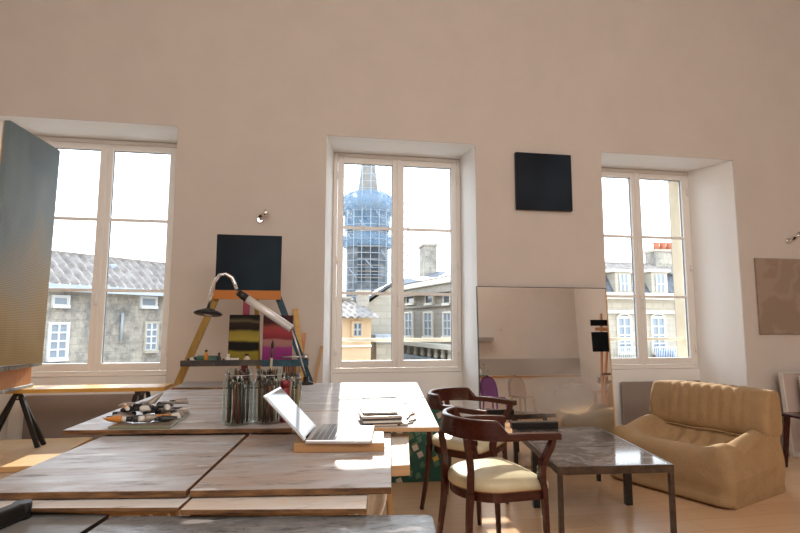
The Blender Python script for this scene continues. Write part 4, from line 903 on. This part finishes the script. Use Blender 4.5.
# ------------------------------------------------------------------ armchairs
def catmull(P, n):
    out = []
    P = [Vector(p) for p in P]; Q = [P[0]*2-P[1]]+P+[P[-1]*2-P[-2]]
    for i in range(1, len(Q)-2):
        for j in range(n):
            t_ = j/n; a, b_, c, d = Q[i-1], Q[i], Q[i+1], Q[i+2]
            out.append(.5*((2*b_)+(c-a)*t_+(2*a-5*b_+4*c-d)*t_*t_+(3*b_-a-3*c+d)*t_**3))
    out.append(P[-1]); return out
def armchair(label):
    s = thing('armchair', label, 'chair')
    # horseshoe rail; +x is the sitter's forward direction
    hw = .285; N = 40
    plan = []
    for i in range(-N, N+1):
        u = i/N; a = u
        if abs(u) < .55:
            g = u/.55*PI/2; x = -.25*math.cos(g)-.05; y = hw*math.sin(g)
        else:
            k = (abs(u)-.55)/.45; x = -.05+k*.36; y = math.copysign(hw+.012*math.sin(k*PI), u)
        plan.append((x, y, abs(u)))
    m_ = MB(); rings = []
    for i, (x, y, u) in enumerate(plan):
        x0, y0, _ = plan[max(i-1, 0)]; x1, y1, _ = plan[min(i+1, 2*N)]; t_ = Vector((x1-x0, y1-y0, 0)).normalized(); n_ = Vector((t_.y, -t_.x, 0))
        st = 1-min(1, max(0, (u-.46)/.10)); st = st*st*(3-2*st)           # raised back, step down to the arms
        zt = .765+.065*st; hgt = .035+.065*st; wd = .058-.022*st if u > .3 else .036+.0*st
        zt -= .012*max(0, u-.7)/.3
        lean = .02*st
        ps = [(-wd/2, zt-hgt), (wd/2, zt-hgt), (wd/2, zt-.006), (wd/2-.008, zt), (-wd/2+.008, zt), (-wd/2, zt-.006)]
        c = Vector((x, y, 0)); out_ = n_
        rings.append([m_.bm.verts.new(c+out_*(p+lean*(z-zt+hgt)/hgt)+Vector((0, 0, z))) for p, z in ps])
    m_.loft(rings, True, False); m_.build('arm_rail', M['mahog'], s, bevel=.002)
    # front legs: straight below the seat, curving forward then up to the arm ends
    for sy_ in (-1, 1):
        y = sy_*.262
        pts = catmull([(.235, y, .0), (.225, y, .25), (.215, y, .44), (.20, y, .52), (.205, y*1.03, .60), (.26, y*1.06, .685), (.275, y*1.08, .742)], 5)
        n = len(pts); ws = [.028+.016*min(1, max(0, i/n*2.0)) if i/n < .5 else .044-.006*(i/n-.5)*2 for i in range(n)]
        MB().beam(pts, [w_*.9 for w_ in ws], ws, (0, 1, 0)).build('leg', M['mahog'], s, bevel=.004)
        # sabre rear legs
        y = sy_*.165
        pts = catmull([(-.285, y*1.22, 0), (-.262, y*1.12, .16), (-.245, y, .33), (-.235, y, .45)], 6)
        MB().beam(pts, [.026+.012*i/(len(pts)-1) for i in range(len(pts))], [.026+.018*i/(len(pts)-1) for i in range(len(pts))], (0, 1, 0)).build('leg', M['mahog'], s, bevel=.004)
        pts = catmull([(-.235, y, .45), (-.235, y*1.02, .58), (-.262, y*1.05, .735)], 5)
        MB().beam(pts, .042, .022, (0, 1, 0)).build('back_upright', M['mahog'], s, bevel=.003)
    # seat frame and cushion: D-shaped plan
    def dplan(g):
        out = []
        for i in range(24):
            a = PI/2+PI*i/23; out.append((-.02+(.235+g)*math.cos(a), (.235+g)*math.sin(a)))
        for i in range(8):
            k = i/7; out.append((.235+g+.02*math.sin(k*PI), -(.255+g)+(.51+2*g)*k))
        return out
    m_ = MB(); m_.poly(dplan(.0), .405, .455); m_.build('seat_frame', M['mahog'], s, bevel=.004)
    m_ = MB(); rings = []
    for g, z in ((-.004, .4555), (.010, .462), (.012, .485), (.004, .505), (-.03, .522), (-.09, .535), (-.15, .540), (-.22, .541)):
        rings.append([m_.bm.verts.new((x, y, z)) for x, y in dplan(g)])
    m_.loft(rings, True, True); m_.build('seat', M['leather'], s)
    m_ = MB(); P = dplan(.008); m_.tube([(x, y, .459) for x, y in P+[P[0]]], .0035, 6); m_.build('nail_trim', M['mahog_light'], s)
    return s
c2 = armchair('nearer mahogany armchair with cream leather seat, half in sun')
c1 = copy_tree(c2); c1['label'] = 'farther mahogany armchair behind the near one, beside the green painting'
c2.scale = (.86, .97, 1); c1.scale = (.92, .97, 1)
c2.location = (1.03, 2.98, 0); c2.rotation_euler = (0, 0, R(10))
c1.location = (1.17, 3.90, 0); c1.rotation_euler = (0, 0, R(-42))
c1['group'] = c2['group'] = 'mahogany armchairs'

# ------------------------------------------------------------------ low dark coffee tables with marble-like glass tops
TZ = .45
tt = mat('marbled_glass_top', (.3, .28, .27), .09, 0, .8); t, b = nodes(tt)
n = noise(t, coord(t, scale=(1.2, 2.2, 1), rot=(0, 0, .5)), 2.6, 5, .6, 1.2); t.links.new(ramp(t, n, [(.3, (.04, .028, .024)), (.50, (.10, .08, .07)), (.58, (.27, .25, .245)), (.66, (.12, .10, .09))]), b.inputs['Base Color'])
M['table_metal'] = noisy('dark_bronze', (.045, .032, .025), (.10, .065, .045), 20, .35, metal=.3)
P = [atz(x, y, TZ) for x, y in ((558, 467), (674, 464.5), (603, 426.6), (508, 427.4))]
o_ = P[0]; ux = P[1]-P[0]; wd = ux.length; rz = math.atan2(ux.y, ux.x)
Rz = Matrix.Rotation(-rz, 3, 'Z'); fl = Rz @ (P[3]-o_); fr = Rz @ (P[2]-o_); dpt = (fl.y+fr.y)/2; md = (Rz @ (atz(575, 443, TZ)-o_)).y
s = thing('coffee_table', 'long low coffee table with dark metal frame and two marbled glass panels', 'table', (o_.x, o_.y, 0), rz)
sk = (fl.x+fr.x-wd)/2/dpt          # slight skew of the far end
def q_(x, y): return (x+sk*y, y)
def pb(x0, y0, x1, y1, z0, z1): return MB().poly([q_(x0, y0), q_(x1, y0), q_(x1, y1), q_(x0, y1)], z0, z1)
ew = .022
for x0, y0, x1, y1 in ((0, 0, wd, ew), (0, dpt-ew, wd, dpt), (0, ew, ew, dpt-ew), (wd-ew, ew, wd, dpt-ew), (ew, md-.008, wd-ew, md+.008)):
    pb(x0, y0, x1, y1, TZ-.05, TZ).build('apron', M['table_metal'], s, bevel=.002)
pb(ew+.001, ew+.001, wd-ew-.001, md-.009, TZ-.012, TZ-.001).build('glass_panel', tt, s)
pb(ew+.001, md+.009, wd-ew-.001, dpt-ew-.001, TZ-.012, TZ-.001).build('glass_panel', tt, s)
for y, w_, m_ in ((0, .032, 'table_metal'), (md-.024, .052, 'blackm'), (dpt-.034, .034, 'blackm')):
    for x in (0, wd-w_): pb(x+.001, y+.001, x+w_-.001, y+w_-.001, 0, TZ-.0505).build('leg', M[m_], s, bevel=.002)
# long black slab lying along the back of the rear table
a = atz(488, 428.0, TZ+.001); b_ = atz(556, 427.0, TZ+.001)
s = thing('black_box', 'long thin black flat box lying along the back of the coffee table', 'box', (b_.x, b_.y+.01, TZ+.0005), math.atan2((b_-a).y, (b_-a).x))
MB().box((-.40, -.07, 0), (0, .0, .048)).build('box_body', M['blackm'], s, bevel=.003); MB().box((-.402, -.072, .0485), (.002, .002, .054)).build('lid', mat('dark_lid', (.05, .038, .03), .3), s)
# ------------------------------------------------------------------ sofa
fab = mat('sofa_fabric', (.50, .35, .20), .85, spec=.25); t, b = nodes(fab)
n = noise(t, coord(t), 90, 3, .7); n2 = noise(t, coord(t), 6, 3)
t.links.new(mix(t, ramp(t, n, [(.35, (0,0,0)), (.65, (.5,.5,.5))]), ramp(t, n2, [(.3, (.40, .265, .14)), (.7, (.46, .31, .17))]), (.31, .20, .10)), b.inputs['Base Color'])
n3 = noise(t, coord(t, scale=(1, 1, 1)), 5, 4, .5, .6); 
ad = t.nodes.new('ShaderNodeMath'); ad.operation = 'MULTIPLY_ADD'; ad.inputs[1].default_value = .08; t.links.new(n, ad.inputs[0]); t.links.new(n3, ad.inputs[2]); bump(t, b, ad.outputs[0], .5, .02)
sf = thing('loveseat', 'small beige quilted fabric sofa with rolled backrest facing the coffee tables', 'sofa', (3.535, 4.27, 0), R(202.4)); sf.scale = (.92, 1.03, 1.03)
def smooth(a): a = max(0, min(1, a)); return a*a*(3-2*a)
Wd = .49
def spline_ring(pts, n):           # closed catmull through (x,z) points
    out = []; m_ = len(pts)
    for i in range(m_):
        a, b_, c, d = [Vector((*pts[(i+k) % m_], 0)) for k in (-1, 0, 1, 2)]
        for j in range(n):
            t_ = j/n; out.append(.5*((2*b_)+(c-a)*t_+(2*a-5*b_+4*c-d)*t_*t_+(3*b_-a-3*c+d)*t_**3))
    return out
us = [-1+2*i/72 for i in range(73)]
m_ = MB(); rings = []
for u in us:
    au = abs(u); arm = smooth((au-.52)/.36)
    ridge = .010*math.cos(u*Wd*2*PI/.13)*(1-smooth((au-.45)/.2))
    hf = .385+.055*arm; hs = .30+.17*arm; hb = .46+.06*arm
    pts = [(.79, .0), (.845, .10), (.855, .24), (.83, hf-.045), (.74, hf), (.64, hf-.012-.01*(1-arm)), (.45, hs+ridge), (.27, hs+.025+ridge), (.15, hb-.05+ridge*.6), (.03, hb+.02), (-.08, hb), (-.125, .26), (-.11, .08), (-.08, .0)]
    R_ = spline_ring(pts, 4)
    e = max(0, (au-.80)/.20); k = 1-.16*(1-math.sqrt(max(0, 1-e*e)))*1.0
    y = u*Wd*1.0; cx, cz = .36, .12
    rings.append([m_.bm.verts.new((cx+(p.x-cx)*k, y+.02*math.copysign(1, u)*smooth(e)*math.sin(min(1, max(0, p.y)/.4)*PI), max(.001, cz+(p.y-cz)*(k if p.y > cz else 1)))) for p in R_])
m_.loft(rings, True, True); m_.build('sofa_body', fab, sf)
m_ = MB(); rings = []
for u in us:
    au = abs(u); tuft = (1-smooth((au-.60)/.15)); ridge = .009*abs(math.cos(u*Wd*PI/.085))*tuft
    z0, z1 = .415, .78+ridge-.008*smooth((au-.8)/.2)+.012*smooth((u-.9)/.1)
    pts = [(.165, z0+.02), (.178+ridge, z0+.12), (.150+ridge, z0+.25), (.115+ridge, z1-.045), (.085, z1-.008), (.02, z1), (-.05, z1-.002), (-.10, z1-.03), (-.125, z0+.18), (-.125, z0+.03), (-.06, z0-.01), (.07, z0-.012)]
    R_ = spline_ring(pts, 4); e = max(0, (au-.88)/.12); k = 1-.30*(1-math.sqrt(max(0, 1-e*e))); cx, cz = .02, .62
    rings.append([m_.bm.verts.new((cx+(p.x-cx)*k, u*(Wd+.006), cz+(p.y-cz)*(1-(1-k)*.5))) for p in R_])
m_.loft(rings, True, True); m_.build('backrest', fab, sf)
m_ = MB()
m_.tube([(.176, y*Wd, .425+.004*math.sin(y*9)) for y in [-.97+1.94*i/30 for i in range(31)]], .007, 6); m_.build('seam_piping', fab, sf)

# stool and white panels at the right edge
a = atx(783, 416, 4.40); 
st = thing('wooden_stool', 'dark wooden stool half hidden behind the right end of the sofa', 'stool', (4.66, 4.34, 0))
hz = at(785, 416.5, 4.3).z
MB().box((-.20, -.17, hz-.03), (.20, .17, hz)).build('seat', M['mahog'], st, bevel=.006)
for sx_ in (-1, 1):
    for sy_ in (-1, 1): MB().beam([(sx_*.20, sy_*.15, 0), (sx_*.16, sy_*.13, hz-.03)], [.028, .040], [.026, .034], (0, 1, 0)).build('leg', M['mahog'], st)
MB().box((-.175, -.142, .20), (.175, -.125, .225)).build('stretcher', M['mahog'], st)
M['pinkish'] = mat('pale_pink_panel', (.60, .50, .46), .6); M['panel_white'] = mat('panel_edge_white', (.74, .72, .69), .5)
for k, (x0, y0, rz_, lab, w_) in enumerate(((4.88, 4.80, 0, 'rear white-edged canvas leaning at the right edge beneath the beige panel', .9), (5.02, 4.70, 0, 'front pinkish stretched canvas with dark rim leaning at the right edge', .85))):
    h_ = at(779 if k == 0 else 792, 374 if k == 0 else 378, y0).z-.002
    s = thing('leaning_canvas', lab, 'canvas', (x0, y0, .002), R(rz_), 'canvases leaning at the right edge', rot=(R(-5), 0, 0))
    MB().box((0, 0, 0), (w_, .012, h_)).build('canvas', M['pinkish'], s)
    m_ = MB(); m_.box((-.02, -.012, 0), (0, .03, h_+.012)); m_.box((w_, -.012, 0), (w_+.02, .03, h_+.012)); m_.box((0, -.012, h_), (w_, .03, h_+.012)); m_.box((0, -.012, 0), (w_, -.001, .04)); m_.build('frame', M['panel_white'], s)
    if k: 
        m_ = MB(); m_.box((0, -.004, h_-.03), (w_, -.001, h_-.016)); m_.box((.016, -.004, .04), (.026, -.001, h_-.03)); m_.build('dark_rim', M['blackm'], s)

# ------------------------------------------------------------------ the far side of the room, seen in the mirror
M['cab_white'] = mat('cabinet_white', (.74, .72, .69), .4)
isl = thing('kitchen_island', 'white kitchen island with oak worktop reflected in the mirror', 'kitchen island', (4.45, -1.4, 0))
MB().box((-1.0, -.3, .08), (1.35, .3, .83)).build('cabinet', M['cab_white'], isl, bevel=.004); MB().box((-.96, -.26, 0), (1.3, .26, .08)).build('plinth', M['blackm'], isl); MB().box((-1.04, -.34, .83), (1.39, .34, .87)).build('worktop', wood('oak', (.46, .25, .10), (.58, .34, .15), .4), isl, bevel=.003)
for i, (x, r, h, m_, lab) in enumerate(((-.92, .035, .12, 'lab_dark', 'dark bottle at the left end of the reflected worktop'), (-.78, .03, .16, 'white', 'white bottle with dark cap on the reflected worktop'), (-.70, .028, .24, 'jar', 'tall clear bottle on the reflected worktop'), (-.62, .05, .10, 'jar', 'small clear glass on the reflected worktop'))):
    s = thing('bottle', lab, 'bottle', (4.3+x+.12, -1.2, .8703)); MB().lathe([(r, 0), (r, h*.7), (r*.4, h*.85), (r*.4, h)], 16).build('bottle_body', M[m_], s); MB().lathe([(r*.45, h), (r*.45, h+.02)], 12).build('cap', M['lab_green'], s)
s = tag(MB().lathe([(.05, 0), (.11, .012), (.12, .02), (.10, .016), (.02, .006)], 24).build('green_dish', M['lab_green'], None, loc=(3.66, -1.10, .8703)), 'shallow green dish on the reflected worktop', 'dish')
bs = thing('backsplash_panel', 'grey splashback panel on the back wall reflected in the mirror', 'panel', (6.0, YB, .9)); MB().box((-2.5, .001, 0), (1.19, .02, .42)).build('panel', mat('splash_grey', (.40, .38, .36), .3), bs)
sh = thing('wall_shelf', 'short grey wall shelf reflected at the mirror left', 'shelf', (4.45, YB, 1.76)); MB().box((-.35, .001, 0), (.30, .22, .10)).build('shelf_board', mat('shelf_grey', (.34, .32, .31), .5), sh)
def ghost(label, loc, rz, m_):
    s = thing('acrylic_chair', label, 'chair', loc, rz, 'clear plastic chairs')
    b2 = MB(); b2.poly([(.2*math.cos(a)*1.0, .21*math.sin(a)) for a in [2*PI*i/24 for i in range(24)]], .44, .465); b2.build('seat', m_, s, bevel=.006)
    b2 = MB(); rows = []
    for j in range(9):
        s_ = j/8; z_ = .455+.42*s_; w_ = .19*math.sqrt(max(.0, 1-(max(0, s_-.35)/.65)**2.4))+.002; rows.append([b2.bm.verts.new((-.19-.07*s_+.03*(k/4-1)**2, w_*(k/4-1), z_)) for k in range(9)])
    b2.loft(rows, False, True, False); o = b2.build('backrest', m_, s); q_ = o.modifiers.new('solidify', 'SOLIDIFY'); q_.thickness = .012
    edge = [(-.19-.07*j/8+.03, .19*math.sqrt(max(.0, 1-(max(0, j/8-.35)/.65)**2.4))+.002, .455+.42*j/8) for j in range(9)]
    MB().tube(edge+[(x, -y, z_) for x, y, z_ in edge[::-1]], .009, 8).build('back_rim', m_, s)
    for sx_ in (-1, 1):
        for sy_ in (-1, 1): MB().bar((sx_*.19, sy_*.18, 0), (sx_*.15, sy_*.15, .44), .014, .02).build('leg', m_, s)
ghost('purple transparent plastic chair reflected at the mirror left', (3.62, -.35, -0), R(75), M['purple_acr'])
ghost('colourless transparent plastic chair reflected beside the purple one', (4.20, -.38, 0), R(80), M['clear_acr'])
# reflected easel with two black canvases, stool with plant
e2 = thing('wooden_easel', 'pine easel with two black canvases reflected at the mirror right', 'easel', (4.50, 2.45, 0))
for x in (-.28, .28): MB().beam([(x, 0, 0), (x*.45, 0, 1.75)], .03, .025, (0, 1, 0)).build('leg', M['orange_wood'], e2)
MB().beam([(0, -.5, 0), (0, -.03, 1.6)], .035, .022, (1, 0, 0)).build('back_leg', M['orange_wood'], e2); MB().box((-.26, .013, 1.49), (.26, .035, 1.54)).build('crossbar', M['orange_wood'], e2); MB().box((-.22, .013, .84), (.22, .07, .87)).build('tray', M['mahog'], e2)
canvas('black_canvas', 'black canvas on the reflected pine easel', .30, .29, .02, dark_paint('black_paint', (.004, .004, .006), (.015, .02, .025), 9), (4.30, 2.52, 1.18), PI)
canvas('black_canvas', 'upper black canvas strip on the reflected pine easel', .34, .09, .02, dark_paint('black_paint2', (.004, .004, .006), (.015, .02, .025), 12), (4.32, 2.52, 1.56), PI)
ps = thing('plant_stool', 'turned orange-brown wooden plant stand reflected at the mirror right', 'stool', (4.80, 1.75, 0))
MB().box((-.2, -.2, .57), (.2, .2, .60)).build('stool_top', M['orange_wood'], ps, bevel=.004)
for sx_ in (-1, 1):
    for sy_ in (-1, 1): MB().lathe([(.018, 0), (.028, .06), (.016, .12), (.03, .3), (.018, .4), (.03, .5), (.02, .57)], 12, (sx_*.16, sy_*.16, 0)).build('leg', M['orange_wood'], ps)
pp = thing('potted_plant', 'small leafy plant in a pale pot reflected near the mirror right edge', 'plant', (4.72, 1.75, .6003))
MB().lathe([(.05, 0), (.075, .11), (.065, .11), (.05, .02)], 20).build('pot', M['white'], pp)
lf = MB(); rnd = random.Random(2)
for i in range(46):
    a = rnd.random()*2*PI; e = rnd.uniform(.2, 1.3); L_ = rnd.uniform(.10, .2); d = Vector((math.cos(a)*math.cos(e), math.sin(a)*math.cos(e), math.sin(e))); p0 = Vector((0, 0, .10)); p1 = p0+d*L_; s_ = d.cross(Vector((0, 0, 1))).normalized()*.02
    v_ = [lf.bm.verts.new(q_) for q_ in (p0+d*L_*.3, p0+d*L_*.65+s_, p1+Vector((0, 0, -.015)), p0+d*L_*.65-s_)]; lf._f(v_)
o = lf.build('foliage', noisy('leaf', (.03, .07, .015), (.12, .14, .03), 12, .5), pp); q_ = o.modifiers.new('solidify', 'SOLIDIFY'); q_.thickness = .002
